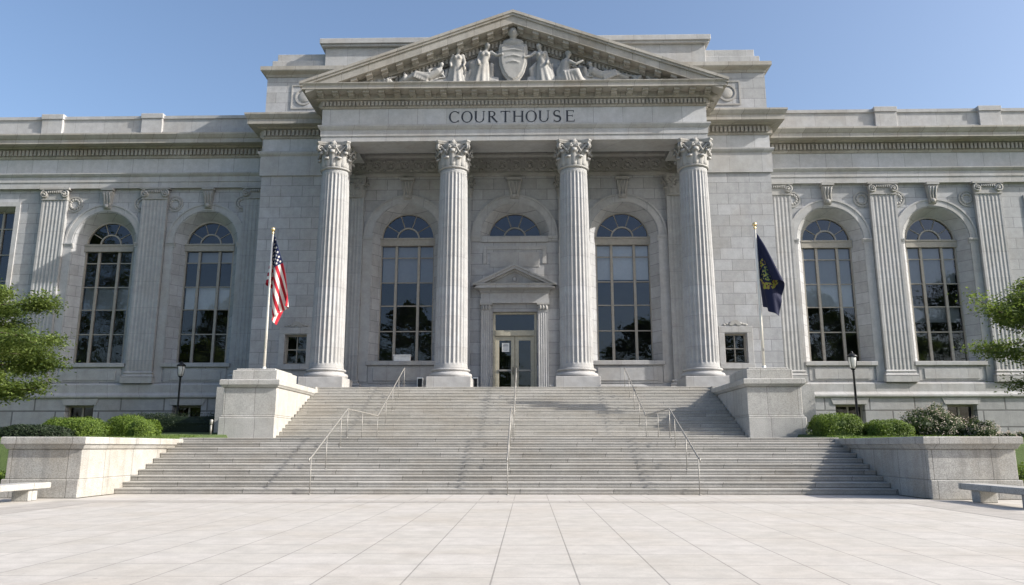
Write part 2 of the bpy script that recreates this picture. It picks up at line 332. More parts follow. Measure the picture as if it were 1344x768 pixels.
# settled cloth points, millimetres, fly by hoist
US_DRAPE = [0,0,0,0,0,-80,0,0,-160,0,0,-240,0,0,-320,0,0,-400,0,0,-480,0,0,-560,0,0,-640,0,0,-720,0,0,-800,0,0,-880,0,0,-960,0,0,-1040,0,0,-1120,0,0,-1200,0,0,-1280,0,0,-1360,0,0,-1440,0,0,-1520,0,0,-1600,
98,-23,-60,78,42,-102,30,82,-168,-11,85,-244,-32,77,-323,-45,70,-402,-54,62,-482,-62,54,-561,-69,45,-641,-73,36,-720,-77,28,-800,-79,21,-880,-80,15,-960,-81,9,-1040,-82,4,-1120,-82,-1,-1200,-82,-5,-1280,-81,-8,-1360,-81,-11,-1440,-81,-13,-1520,-81,-14,-1600,
128,-55,-142,120,11,-174,101,81,-219,55,132,-273,5,152,-340,-33,152,-414,-60,144,-492,-81,134,-570,-98,122,-648,-113,109,-727,-125,95,-805,-135,82,-884,-142,69,-963,-148,57,-1043,-153,45,-1122,-156,35,-1202,-158,25,-1281,-160,16,-1361,-161,8,-1440,-162,1,-1520,-162,-6,-1600,
170,-77,-221,125,-25,-255,123,44,-293,113,113,-334,75,171,-383,26,202,-444,-18,211,-514,-53,208,-589,-81,200,-665,-106,189,-742,-128,176,-819,-148,162,-896,-165,147,-974,-180,132,-1052,-192,117,-1130,-203,101,-1209,-212,87,-1287,-219,73,-1366,-225,59,-1445,-230,47,-1523,-234,35,-1602,
211,-84,-301,146,-59,-334,112,5,-370,127,73,-408,124,144,-448,94,206,-494,49,245,-552,3,261,-618,-36,263,-691,-69,258,-765,-97,248,-841,-123,237,-917,-148,225,-993,-171,211,-1069,-192,197,-1146,-211,182,-1223,-228,166,-1300,-243,151,-1377,-256,135,-1455,-267,119,-1533,-278,104,-1610,
249,-81,-381,179,-78,-413,121,-33,-447,106,37,-483,132,102,-522,137,173,-560,113,239,-605,72,283,-660,26,306,-724,-16,313,-794,-51,310,-867,-80,302,-942,-107,291,-1017,-134,280,-1093,-158,268,-1169,-181,255,-1244,-204,242,-1320,-225,228,-1397,-245,214,-1473,-264,200,-1549,-282,184,-1626,
283,-74,-459,214,-85,-491,144,-62,-525,104,-1,-559,106,70,-595,139,132,-634,151,203,-672,133,270,-715,95,319,-768,50,348,-829,7,360,-897,-31,361,-969,-62,354,-1043,-85,340,-1119,-103,322,-1195,-123,306,-1271,-150,298,-1346,-175,288,-1421,-199,278,-1497,-223,267,-1572,-247,256,-1648,
317,-66,-537,248,-83,-570,176,-78,-603,116,-36,-636,94,34,-670,112,102,-707,151,161,-745,166,232,-783,153,300,-825,118,353,-876,74,388,-935,30,406,-1001,-10,411,-1071,-43,405,-1144,-65,390,-1220,-72,365,-1296,-89,346,-1373,-109,329,-1448,-132,316,-1524,-159,310,-1599,-188,306,-1674,
351,-58,-615,282,-75,-647,210,-84,-680,141,-62,-713,96,-3,-747,94,70,-782,126,132,-819,165,191,-856,182,261,-894,172,329,-936,141,386,-985,99,426,-1042,54,450,-1105,12,459,-1173,-23,454,-1246,-45,438,-1322,-50,413,-1398,-61,391,-1474,-75,370,-1550,-95,353,-1626,-119,341,-1702,
385,-52,-692,314,-65,-724,244,-81,-758,172,-77,-790,111,-36,-824,86,33,-857,101,104,-893,144,160,-930,182,220,-967,199,290,-1004,191,359,-1046,163,418,-1094,123,462,-1148,79,492,-1209,35,505,-1276,-2,503,-1348,-27,487,-1423,-40,465,-1499,-41,440,-1575,-50,417,-1651,-64,396,-1728,
418,-47,-769,347,-53,-801,277,-72,-834,206,-82,-867,136,-60,-900,90,-2,-934,85,71,-968,114,137,-1004,162,188,-1041,199,250,-1077,216,319,-1114,209,388,-1156,184,449,-1203,147,497,-1256,103,531,-1315,58,549,-1379,19,550,-1450,-10,537,-1524,-27,516,-1600,-29,491,-1676,-32,467,-1752,
452,-43,-846,379,-41,-877,308,-56,-910,240,-79,-944,167,-75,-977,107,-33,-1010,80,35,-1044,92,107,-1078,131,167,-1114,181,217,-1151,218,279,-1187,234,349,-1224,228,418,-1265,205,480,-1312,170,531,-1363,127,569,-1420,82,591,-1484,40,596,-1553,7,587,-1626,-13,568,-1701,-23,545,-1778,
484,-41,-924,412,-30,-953,339,-38,-985,274,-68,-1019,202,-80,-1053,133,-56,-1087,87,1,-1120,79,74,-1154,104,142,-1188,151,195,-1225,201,246,-1261,236,309,-1297,252,378,-1334,246,448,-1375,225,510,-1421,192,564,-1471,151,605,-1527,106,631,-1588,62,641,-1655,26,635,-1727,0,619,-1802,
514,-39,-1002,443,-19,-1029,369,-20,-1060,304,-49,-1094,237,-76,-1129,165,-71,-1163,105,-29,-1196,76,39,-1230,84,111,-1263,121,174,-1298,174,221,-1335,222,275,-1371,255,338,-1406,270,408,-1444,265,477,-1484,245,541,-1529,214,596,-1579,174,640,-1633,129,670,-1693,84,684,-1759,45,683,-1829,
543,-38,-1081,474,-9,-1106,400,-2,-1135,332,-25,-1169,271,-63,-1204,200,-77,-1238,131,-52,-1272,85,5,-1306,74,78,-1339,96,147,-1373,141,204,-1408,196,249,-1445,243,303,-1480,275,368,-1516,288,438,-1553,284,507,-1594,265,572,-1638,235,628,-1687,197,674,-1740,152,707,-1798,107,725,-1863,
571,-38,-1160,505,-1,-1182,431,14,-1210,360,-2,-1242,302,-44,-1278,236,-73,-1313,164,-67,-1348,104,-24,-1382,75,43,-1415,80,116,-1448,113,181,-1483,163,232,-1518,219,277,-1554,264,333,-1589,294,398,-1625,306,468,-1662,302,537,-1703,285,602,-1747,256,660,-1794,219,708,-1847,175,744,-1904,
596,-38,-1240,534,5,-1260,462,29,-1285,388,21,-1316,328,-17,-1352,271,-59,-1388,199,-72,-1423,131,-47,-1457,85,10,-1491,72,82,-1524,90,153,-1557,132,212,-1592,187,258,-1628,242,304,-1663,285,362,-1698,314,428,-1734,325,498,-1771,321,568,-1812,304,633,-1855,277,692,-1902,241,742,-1954,
621,-39,-1319,562,10,-1337,492,42,-1361,418,42,-1390,353,11,-1425,302,-39,-1461,236,-68,-1497,164,-61,-1532,105,-18,-1566,75,48,-1600,76,121,-1633,106,188,-1666,154,242,-1701,212,284,-1737,265,333,-1773,307,392,-1807,333,459,-1843,343,529,-1880,340,598,-1920,324,664,-1963,298,724,-2010,
643,-41,-1399,589,14,-1415,522,53,-1437,448,62,-1465,379,37,-1498,329,-13,-1535,272,-56,-1571,200,-67,-1607,133,-41,-1642,87,16,-1675,72,88,-1708,86,160,-1741,124,221,-1775,177,270,-1810,236,311,-1846,288,361,-1881,327,422,-1916,352,489,-1952,362,560,-1989,358,629,-2029,343,695,-2072,
664,-43,-1479,615,17,-1494,551,62,-1513,478,79,-1539,406,62,-1572,351,17,-1608,304,-36,-1644,238,-64,-1680,166,-56,-1716,108,-12,-1751,76,54,-1784,75,127,-1817,100,196,-1850,145,253,-1884,202,296,-1920,260,338,-1955,310,390,-1990,348,452,-2025,371,520,-2060,380,590,-2098,376,660,-2138,
684,-46,-1560,639,19,-1572,580,70,-1590,508,94,-1614,435,86,-1646,374,46,-1681,332,-11,-1717,274,-53,-1754,203,-62,-1790,136,-34,-1825,90,22,-1859,72,94,-1892,83,166,-1925,117,231,-1958,168,282,-1993,228,322,-2029,284,366,-2064,333,420,-2098,369,482,-2133,391,551,-2169,399,621,-2206,
702,-49,-1641,663,20,-1652,608,76,-1667,538,108,-1689,463,108,-1719,399,74,-1754,357,17,-1790,308,-35,-1827,241,-60,-1863,170,-49,-1899,112,-5,-1934,79,60,-1967,74,133,-2000,96,204,-2033,137,264,-2067,192,311,-2102,252,349,-2138,308,394,-2173,355,449,-2207,391,513,-2241,412,582,-2277,
718,-52,-1722,685,20,-1731,635,81,-1745,568,120,-1765,493,127,-1793,425,101,-1827,376,49,-1863,338,-11,-1900,278,-50,-1936,207,-56,-1973,141,-27,-2008,94,29,-2042,74,100,-2076,82,173,-2108,112,239,-2141,159,295,-2175,216,339,-2210,276,377,-2246,332,424,-2281,378,479,-2315,413,543,-2349,
732,-56,-1803,705,19,-1810,660,84,-1822,597,130,-1841,523,145,-1868,452,126,-1901,399,78,-1937,364,16,-1972,313,-34,-2009,245,-55,-2046,174,-42,-2082,117,2,-2117,83,67,-2151,76,140,-2183,93,211,-2216,131,274,-2249,182,325,-2283,240,367,-2319,300,406,-2354,355,453,-2389,401,510,-2423,
743,-60,-1884,723,17,-1891,685,87,-1901,626,138,-1917,553,162,-1942,480,150,-1974,422,107,-2010,388,45,-2045,345,-13,-2082,283,-47,-2119,211,-50,-2155,146,-20,-2191,99,36,-2225,78,106,-2258,82,179,-2291,108,248,-2324,151,306,-2357,205,354,-2392,265,394,-2427,324,435,-2463,377,484,-2497,
752,-64,-1966,739,15,-1971,707,88,-1979,654,145,-1994,583,176,-2017,508,172,-2047,446,135,-2083,406,76,-2119,373,13,-2154,319,-33,-2191,249,-51,-2228,179,-35,-2265,122,9,-2300,87,73,-2333,78,146,-2366,92,218,-2399,125,283,-2432,173,338,-2465,229,383,-2500,289,422,-2536,347,466,-2570,
756,-68,-2048,753,11,-2052,728,87,-2059,680,151,-2071,613,189,-2092,538,193,-2121,472,162,-2156,427,107,-2192,398,41,-2227,352,-14,-2264,287,-44,-2301,216,-44,-2338,151,-13,-2373,104,43,-2408,81,112,-2441,83,186,-2474,106,255,-2506,145,317,-2539,196,369,-2573,253,413,-2608,312,453,-2643,
753,-73,-2130,761,7,-2133,747,86,-2139,706,154,-2149,642,200,-2167,567,212,-2195,499,188,-2229,449,136,-2265,421,70,-2300,382,10,-2336,324,-32,-2373,254,-46,-2410,184,-29,-2447,127,16,-2482,92,80,-2515,80,152,-2548,92,225,-2581,122,291,-2614,166,349,-2647,219,399,-2681,276,443,-2716,
740,-74,-2211,763,3,-2215,761,83,-2219,730,157,-2227,671,210,-2243,597,230,-2269,526,212,-2302,472,165,-2338,440,101,-2373,409,36,-2409,358,-14,-2445,292,-41,-2483,221,-38,-2519,156,-6,-2555,109,50,-2590,85,118,-2623,85,192,-2656,105,262,-2688,141,325,-2721,189,380,-2755,243,429,-2789,
719,-72,-2290,756,-1,-2297,769,78,-2300,750,156,-2306,699,217,-2319,627,246,-2343,554,236,-2375,496,193,-2411,459,132,-2446,433,65,-2481,390,8,-2518,329,-30,-2555,259,-41,-2592,189,-22,-2628,133,23,-2663,96,86,-2697,83,158,-2730,93,231,-2763,121,298,-2796,162,358,-2829,213,411,-2863,
692,-65,-2367,741,-2,-2377,770,73,-2382,767,154,-2386,726,223,-2396,658,260,-2417,583,258,-2448,521,220,-2483,480,162,-2519,455,94,-2554,418,33,-2590,364,-14,-2627,297,-38,-2664,225,-33,-2701,162,1,-2737,114,56,-2771,89,124,-2805,86,197,-2838,105,268,-2870,140,332,-2903,186,388,-2937]
NAVY_DRAPE = [0,0,0,0,0,-80,0,0,-160,0,0,-240,0,0,-320,0,0,-400,0,0,-480,0,0,-560,0,0,-640,0,0,-720,0,0,-800,0,0,-880,0,0,-960,0,0,-1040,0,0,-1120,0,0,-1200,0,0,-1280,0,0,-1360,0,0,-1440,0,0,-1520,0,0,-1600,
82,58,-59,88,-11,-100,60,-64,-166,31,-80,-245,19,-83,-326,22,-78,-406,50,-64,-482,65,-49,-560,75,-33,-640,78,-23,-720,81,-14,-800,81,-8,-880,82,-2,-960,82,2,-1040,82,6,-1120,81,8,-1200,81,11,-1280,81,13,-1360,80,15,-1440,80,17,-1520,80,20,-1600,
91,96,-144,122,33,-170,133,-43,-210,111,-107,-264,79,-143,-334,55,-154,-414,52,-144,-499,73,-127,-576,103,-111,-650,123,-93,-726,137,-74,-804,147,-58,-883,153,-44,-962,157,-32,-1041,159,-22,-1121,160,-13,-1201,161,-6,-1281,162,1,-1360,162,6,-1440,162,11,-1520,161,16,-1600,
117,131,-225,110,61,-254,148,-2,-285,168,-74,-320,158,-144,-366,129,-193,-429,100,-213,-507,85,-206,-590,92,-188,-672,116,-170,-747,147,-154,-820,170,-136,-895,190,-116,-971,204,-98,-1048,215,-81,-1127,223,-66,-1205,228,-53,-1284,232,-41,-1363,235,-30,-1443,237,-20,-1522,239,-12,-1602,
146,155,-307,111,93,-335,120,19,-364,170,-35,-397,201,-104,-429,202,-176,-472,179,-233,-530,147,-262,-603,124,-264,-683,118,-250,-765,130,-230,-844,154,-211,-918,187,-196,-991,213,-178,-1065,236,-160,-1140,254,-141,-1216,269,-123,-1293,281,-106,-1371,290,-90,-1449,297,-76,-1527,303,-62,-1606,
178,170,-388,126,121,-416,109,47,-444,138,-21,-474,193,-68,-506,232,-133,-538,243,-205,-578,226,-266,-632,195,-304,-700,167,-316,-778,151,-309,-859,151,-291,-938,166,-270,-1016,190,-252,-1090,223,-237,-1163,252,-221,-1235,277,-203,-1310,300,-185,-1385,318,-166,-1460,333,-149,-1537,346,-132,-1614,
209,180,-468,149,142,-497,110,77,-525,116,2,-552,159,-58,-582,219,-100,-615,264,-160,-647,281,-231,-686,271,-295,-736,243,-341,-800,212,-362,-874,189,-363,-952,179,-350,-1033,183,-331,-1111,200,-311,-1188,224,-293,-1263,256,-278,-1335,288,-263,-1407,316,-246,-1480,342,-229,-1554,363,-210,-1629,
241,186,-547,176,157,-576,124,103,-605,107,30,-632,131,-42,-659,184,-92,-691,247,-129,-724,295,-186,-756,318,-255,-793,314,-322,-841,290,-373,-901,259,-403,-971,231,-413,-1047,213,-407,-1127,208,-391,-1206,215,-371,-1284,233,-351,-1360,258,-334,-1435,290,-318,-1507,325,-305,-1577,355,-289,-1650,
273,192,-626,205,167,-655,145,124,-685,110,58,-712,112,-18,-738,152,-82,-767,214,-120,-799,277,-156,-832,327,-211,-865,354,-279,-901,355,-346,-947,336,-402,-1004,306,-440,-1070,275,-458,-1143,252,-459,-1221,238,-449,-1300,237,-431,-1379,247,-412,-1457,266,-392,-1532,293,-375,-1606,328,-361,-1677,
305,196,-704,235,176,-734,171,140,-764,123,83,-792,105,9,-818,126,-64,-844,178,-119,-874,244,-146,-908,307,-182,-941,359,-236,-973,389,-302,-1009,394,-370,-1053,380,-429,-1107,352,-473,-1170,321,-499,-1240,294,-508,-1316,274,-503,-1394,265,-490,-1473,266,-472,-1552,278,-452,-1629,300,-433,-1704,
336,199,-782,266,183,-812,199,153,-842,144,103,-871,110,36,-898,110,-40,-923,146,-108,-950,206,-152,-981,274,-173,-1016,339,-208,-1049,391,-260,-1081,424,-325,-1117,433,-393,-1159,422,-455,-1210,398,-504,-1270,368,-536,-1338,338,-552,-1412,314,-555,-1489,298,-546,-1567,292,-532,-1646,296,-513,-1724,
368,201,-860,297,189,-890,228,163,-920,168,120,-949,124,60,-977,106,-14,-1003,123,-89,-1029,171,-147,-1057,236,-182,-1089,305,-199,-1124,371,-233,-1157,424,-284,-1189,458,-348,-1224,471,-417,-1265,464,-481,-1314,443,-533,-1372,414,-571,-1437,383,-594,-1508,356,-602,-1583,335,-600,-1661,322,-589,-1740,
400,202,-937,328,194,-967,257,173,-997,195,135,-1027,144,80,-1056,113,12,-1082,111,-65,-1108,142,-134,-1134,199,-182,-1163,267,-208,-1197,337,-224,-1232,402,-258,-1265,456,-308,-1297,492,-371,-1331,508,-440,-1371,505,-505,-1419,487,-561,-1474,460,-604,-1537,429,-632,-1606,400,-647,-1679,375,-650,-1755,
432,202,-1015,359,200,-1044,287,183,-1075,223,148,-1105,168,97,-1134,127,35,-1161,108,-39,-1187,122,-114,-1212,166,-175,-1239,230,-213,-1270,300,-231,-1305,369,-248,-1340,434,-282,-1372,489,-333,-1404,526,-395,-1438,545,-463,-1477,545,-529,-1523,530,-588,-1577,505,-634,-1637,475,-668,-1704,445,-689,-1775,
463,201,-1092,390,205,-1121,317,193,-1152,251,160,-1182,194,112,-1211,147,55,-1239,115,-13,-1266,111,-90,-1291,140,-160,-1317,194,-212,-1345,262,-241,-1378,332,-253,-1414,402,-272,-1448,467,-307,-1480,521,-357,-1511,561,-419,-1545,582,-486,-1583,585,-553,-1628,573,-614,-1680,550,-664,-1738,521,-701,-1803,
494,200,-1169,421,209,-1198,347,202,-1228,279,173,-1259,222,126,-1288,171,72,-1317,129,10,-1344,110,-64,-1370,122,-139,-1395,164,-203,-1422,225,-245,-1452,295,-266,-1486,365,-276,-1522,435,-297,-1555,500,-332,-1587,555,-381,-1618,595,-442,-1652,619,-510,-1689,624,-577,-1732,614,-639,-1783,594,-691,-1840,
524,197,-1247,451,212,-1275,377,211,-1305,308,185,-1335,250,140,-1365,199,86,-1394,151,29,-1422,117,-39,-1449,112,-115,-1474,139,-187,-1499,191,-241,-1527,258,-274,-1559,328,-289,-1594,399,-300,-1629,468,-321,-1662,533,-357,-1694,589,-406,-1725,631,-466,-1758,656,-533,-1794,663,-601,-1837,655,-663,-1887,
553,193,-1325,482,215,-1352,407,219,-1381,337,198,-1412,277,154,-1442,229,97,-1470,177,45,-1499,133,-16,-1527,112,-89,-1553,123,-165,-1578,162,-230,-1604,222,-275,-1633,291,-300,-1666,362,-311,-1701,432,-324,-1736,502,-347,-1769,567,-382,-1801,623,-430,-1831,666,-490,-1863,693,-557,-1900,702,-624,-1942,
581,189,-1402,512,216,-1429,438,226,-1458,366,210,-1488,305,168,-1518,260,108,-1545,209,54,-1574,156,2,-1604,121,-64,-1631,114,-140,-1656,139,-213,-1682,189,-269,-1709,254,-305,-1740,324,-324,-1773,395,-334,-1809,466,-350,-1843,535,-373,-1876,601,-407,-1907,658,-455,-1937,703,-513,-1969,731,-580,-2005,
609,183,-1480,542,217,-1506,469,232,-1534,396,221,-1565,333,181,-1595,289,120,-1621,245,59,-1648,187,15,-1680,138,-42,-1709,115,-115,-1735,124,-191,-1760,162,-257,-1786,220,-304,-1814,287,-333,-1846,358,-348,-1881,429,-360,-1916,499,-377,-1950,569,-400,-1982,635,-433,-2013,694,-479,-2043,741,-537,-2074,
635,176,-1558,571,216,-1583,499,238,-1611,426,231,-1641,361,194,-1671,316,133,-1698,280,66,-1722,224,19,-1753,166,-25,-1785,126,-90,-1813,117,-166,-1838,140,-238,-1864,189,-297,-1891,252,-336,-1920,321,-360,-1953,391,-375,-1987,462,-391,-2021,533,-407,-2056,602,-429,-2088,670,-459,-2119,731,-503,-2148,
661,169,-1636,600,214,-1660,530,242,-1687,456,240,-1717,390,205,-1747,344,146,-1774,313,76,-1797,262,21,-1826,200,-15,-1860,147,-68,-1890,121,-139,-1917,127,-216,-1942,162,-283,-1968,218,-333,-1996,285,-366,-2027,354,-387,-2060,425,-406,-2093,495,-425,-2126,565,-440,-2160,635,-460,-2194,704,-488,-2224,
685,160,-1714,629,212,-1737,561,245,-1764,486,248,-1793,419,217,-1824,371,158,-1850,344,86,-1872,299,26,-1899,237,-13,-1933,177,-52,-1966,134,-114,-1994,122,-190,-2020,143,-263,-2045,189,-323,-2072,250,-366,-2101,318,-394,-2133,388,-416,-2165,457,-440,-2197,527,-460,-2230,597,-478,-2264,668,-494,-2298,
708,151,-1793,657,208,-1814,591,246,-1840,517,255,-1869,448,228,-1900,398,171,-1927,373,98,-1948,335,32,-1973,277,-14,-2004,212,-44,-2040,157,-94,-2071,127,-163,-2098,130,-240,-2123,164,-308,-2149,218,-360,-2177,284,-395,-2207,353,-419,-2239,422,-445,-2271,490,-471,-2302,560,-494,-2335,630,-514,-2367,
731,142,-1871,684,204,-1892,621,247,-1916,548,261,-1945,477,238,-1976,424,184,-2003,399,111,-2025,368,41,-2047,315,-12,-2077,250,-42,-2112,188,-79,-2146,143,-139,-2175,127,-213,-2201,145,-288,-2227,190,-349,-2253,251,-392,-2283,320,-418,-2314,390,-438,-2346,457,-468,-2377,525,-497,-2409,594,-523,-2440,
752,133,-1950,711,199,-1969,651,247,-1992,578,266,-2021,506,248,-2052,451,196,-2080,421,126,-2102,399,52,-2123,353,-8,-2150,291,-46,-2183,224,-71,-2219,167,-118,-2251,134,-186,-2279,135,-263,-2304,166,-332,-2330,220,-385,-2358,286,-417,-2389,358,-432,-2421,428,-455,-2453,494,-489,-2484,560,-520,-2515,
773,124,-2029,736,193,-2046,681,246,-2069,609,270,-2097,536,257,-2127,478,209,-2156,445,140,-2179,427,64,-2198,387,-1,-2224,329,-46,-2255,262,-69,-2292,198,-104,-2326,151,-162,-2356,133,-236,-2382,148,-311,-2408,192,-373,-2435,254,-414,-2464,325,-435,-2496,397,-448,-2528,466,-473,-2559,530,-509,-2590,
793,115,-2108,762,187,-2124,710,245,-2145,640,274,-2172,566,265,-2203,506,221,-2232,469,153,-2256,454,77,-2275,420,8,-2298,367,-44,-2328,302,-75,-2363,234,-97,-2399,176,-142,-2431,141,-209,-2459,138,-285,-2485,168,-355,-2511,223,-407,-2539,291,-436,-2570,364,-447,-2602,435,-463,-2634,503,-492,-2665,
812,106,-2187,786,180,-2202,738,242,-2222,671,277,-2248,596,274,-2278,533,233,-2308,494,167,-2332,478,91,-2351,451,19,-2373,404,-39,-2401,341,-77,-2434,273,-95,-2471,208,-129,-2506,159,-185,-2536,138,-258,-2563,151,-333,-2588,195,-395,-2616,258,-434,-2645,330,-451,-2677,403,-460,-2709,473,-482,-2741,
830,97,-2266,809,173,-2280,766,239,-2298,701,279,-2324,627,281,-2354,561,245,-2384,519,181,-2409,500,106,-2429,480,31,-2449,439,-33,-2475,380,-77,-2506,312,-100,-2543,244,-122,-2579,185,-166,-2611,147,-231,-2640,142,-307,-2666,171,-378,-2692,227,-428,-2720,296,-454,-2751,369,-461,-2784,441,-475,-2816,
843,87,-2346,830,165,-2358,794,234,-2375,732,280,-2399,657,288,-2429,590,256,-2459,544,195,-2485,520,122,-2506,506,45,-2525,471,-23,-2549,418,-75,-2579,352,-106,-2614,283,-122,-2651,218,-153,-2685,166,-207,-2716,142,-279,-2743,154,-355,-2769,198,-416,-2796,263,-453,-2826,335,-469,-2858,408,-475,-2891]
# ================================================================== SETTING
def ground_z(x, y):
    ax = abs(x)
    def sm(a, b, t):
        t = max(0.0, min(1.0, (t - a) / (b - a))); return t * t * (3 - 2 * t)
    rise = sm(21.5, 46, y) * 1.0 * sm(11, 13.5, ax)
    terr = (1.63 + 0.40 * sm(27.5, 36, y)) * sm(26.2, 27.2, y) * (1 - sm(18.9, 19.9, ax)) * sm(11.0, 11.6, ax)
    return max(rise, terr)

# ground: one sheet to the horizon (lawn beside the steps, flat beyond)
xs = [-1400, -600, -250, -110, -70] + [-50 + i for i in range(0, 101)] + [70, 110, 250, 600, 1400]
ys = [-1400, -600, -250, -110, -50, -20, 0, 10, 15, 18, 20, 20.9] + [21.4 + 0.5 * i for i in range(0, 34)] + [39, 40, 42, 44, 46, 50, 80, 150, 400, 1400]
m = MB()
for y in ys:
    for x in xs:
        z = ground_z(x, y) if (20.9 < y <= 50 and abs(x) <= 50) else (1.0 if y > 50 else 0.0)
        m.v.append((x, y, z - 0.012))
nx = len(xs)
m.f = [(j * nx + i, j * nx + i + 1, (j + 1) * nx + i + 1, (j + 1) * nx + i) for j in range(len(ys) - 1) for i in range(nx - 1)]
m.smooth = set(range(len(m.f)))
k = NT('lawn_ground'); P, c = k.xyz()
g1 = k.noise(P, 3.0, 6, 0.7); g2 = k.noise(P, 40, 3, 0.7)
cc = k.mix(g1, (0.045, 0.075, 0.018, 1), (0.10, 0.15, 0.04, 1)); f2 = k.ramp(g2, 0.3, 0.7, 0.6, 1.35)
cc = k.mix(1.0, cc, k.comb(f2, f2, f2), 'MULTIPLY')
b = k.n('ShaderNodeBsdfPrincipled'); k.l(cc, b.inputs['Base Color']); b.inputs['Roughness'].default_value = 0.9
bp = k.n('ShaderNodeBump'); bp.inputs['Distance'].default_value = 0.05; k.l(g2, bp.inputs['Height']); k.l(bp.outputs[0], b.inputs['Normal'])
k.l(b.outputs[0], k.out.inputs[0]); M['lawn'] = k.m
struct_obj(m.build('ground', M['lawn'], fix=False))

# plaza paving sheet with darker border strips
m = MB(); m.add([(-26, -14, 0), (26, -14, 0), (26, 20.9, 0), (-26, 20.9, 0)], [(0, 1, 2, 3)])
m.add([(-11.35, 20.9, 0), (11.35, 20.9, 0), (11.35, 23.2, 0), (-11.35, 23.2, 0)], [(0, 1, 2, 3)])
struct_obj(m.build('plaza', M['plaza'], fix=False))
m = MB(); z = 0.004
m.add([(-11.2, 19.5, z), (11.2, 19.5, z), (11.2, 20.2, z), (-11.2, 20.2, z)], [(0, 1, 2, 3)])
for s in (-1, 1):
    a, b2 = sorted((s * 10.0, s * 11.2))
    m.add([(a, -14, z), (b2, -14, z), (b2, 19.5, z), (a, 19.5, z)], [(0, 1, 2, 3)])
struct_obj(m.build('paving_band', M['band'], fix=False))

# unseen street, added as dark ground to cut bounce light; kerb and centre line
m = MB(); m.add([(-300, -27, 0.0), (300, -27, 0.0), (300, -15, 0.0), (-300, -15, 0.0)], [(0, 1, 2, 3)])
struct_obj(m.build('street', plain('asphalt', (.05, .05, .052), .85, 0, .25, 8), fix=False))
m = MB(); m.box(-300, 300, -15, -14.7, -.05, .13); struct_obj(m.build('kerb', M['granite']))
m = MB(); m.add([(-300, -21.06, .005), (300, -21.06, .005), (300, -20.94, .005), (-300, -20.94, .005)], [(0, 1, 2, 3)]); struct_obj(m.build('road_markings', M['white'], fix=False))

# lower flight, landing, upper flight, porch floor
R, T0, Y0 = 0.167, 0.40, 22.78
TL = 0.44                                    # tread of the lower flight
def flight(n, y0, z0, hw, yback, nos=0.018, tr=T0):
    pts = [(yback, z0)]
    pts = []
    pts.append((y0, z0))
    for i in range(n):
        y = y0 + i * tr; zt = z0 + (i + 1) * R
        pts += [(y, zt - 0.045), (y - nos, zt - 0.040), (y - nos, zt)] if nos else [(y, zt)]
        if i < n - 1: pts.append((y + tr, zt))
    pts += [(yback, z0 + n * R), (yback, z0)]
    return pts
def step_mesh(n, y0, z0, hw, yback, tr=T0):
    m = MB(); prof = flight(n, y0, z0, hw, yback, tr=tr)
    nseg = 1; m.prismx(prof, -hw, hw); return m
LAND = 10 * R
struct_obj(step_mesh(10, Y0, 0.0, 11.36, 33.0, TL).build('lower_steps', M['steps'], bevel=0.006))
PORCH = LAND + 16 * R
struct_obj(step_mesh(16, 32.8, LAND + 0.002, 9.97, 43.6).build('upper_steps', M['upper_steps'], bevel=0.006))
m = MB(); m.box(-15.0, -9.97, 38.45, 43.6, 1.0, PORCH); m.box(9.97, 15.0, 38.45, 43.6, 1.0, PORCH)
struct_obj(m.build('porch_floor', M['granite']))

# ================================================================== COURTHOUSE
CH = thing('courthouse', 'grey stone neoclassical courthouse with four fluted columns, pediment and arched windows', 'courthouse')
YB, YP, YW = 43.5, 42.6, 45.6          # porch back wall, pavilion and wing planes
XW = 42.0

def arch_top(x, xc, hw, zs):
    d = hw * hw - (x - xc) ** 2
    return zs + sqrt(max(0.0, d))

def wall_sheet(m, x0, x1, z0, z1, y, ops):
    """front sheet of a wall with arched ('a', xc, hw, sill, spring) and square ('r', xc, hw, sill, head) openings"""
    cuts = {x0, x1}
    for o in ops:
        cuts |= {o[1] - o[2], o[1] + o[2]}
        if o[0] == 'a':
            n = 36
            cuts |= {o[1] - o[2] * cos(pi * i / n) for i in range(n + 1)}
    cs = sorted(c for c in cuts if x0 - 1e-6 <= c <= x1 + 1e-6); cl = [cs[0]]
    for c in cs[1:]:
        if c - cl[-1] > 1e-5: cl.append(c)
    for a, b in zip(cl, cl[1:]):
        mid = (a + b) / 2
        iv = []
        for o in ops:
            if abs(mid - o[1]) < o[2]:
                ta, tb = (arch_top(a, o[1], o[2], o[4]), arch_top(b, o[1], o[2], o[4])) if o[0] == 'a' else (o[4], o[4])
                iv.append((o[3], ta, tb))
        iv.sort(); lo = (z0, z0)
        for sl, ta, tb in iv + [(z1, None, None)]:
            if sl > max(lo) + 1e-5 or sl > min(lo) + 1e-5:
                m.add([(a, y, lo[0]), (b, y, lo[1]), (b, y, sl), (a, y, sl)], [(0, 1, 2, 3)])
            lo = (ta, tb)

def outline(o, hw, n=36):
    k, xc, _, sill, top = o
    if k == 'a':
        return [(xc - hw, sill)] + [(xc - hw * cos(pi * i / n), top + hw * sin(pi * i / n)) for i in range(n + 1)] + [(xc + hw, sill)]
    return [(xc - hw, sill), (xc - hw, top), (xc + hw, top), (xc + hw, sill)]

def reveal(m, o, hw1, y0, y1, smooth=True):
    """splayed reveal from the opening edge at y0 to half width hw1 at y1"""
    A = outline(o, o[2]); B = outline(o, hw1); n = len(A)
    if o[0] == 'r':
        d = o[2] - hw1; B = [(x, z - (d if 0 < i < 3 else 0)) for i, (x, z) in enumerate(B)]
    vs = [(x, y0, z) for x, z in A] + [(x, y1, z) for x, z in B]
    m.add(vs, [(i, i + 1, n + i + 1, n + i) for i in range(n - 1)] + [(0, n, 2 * n - 1, n - 1)])

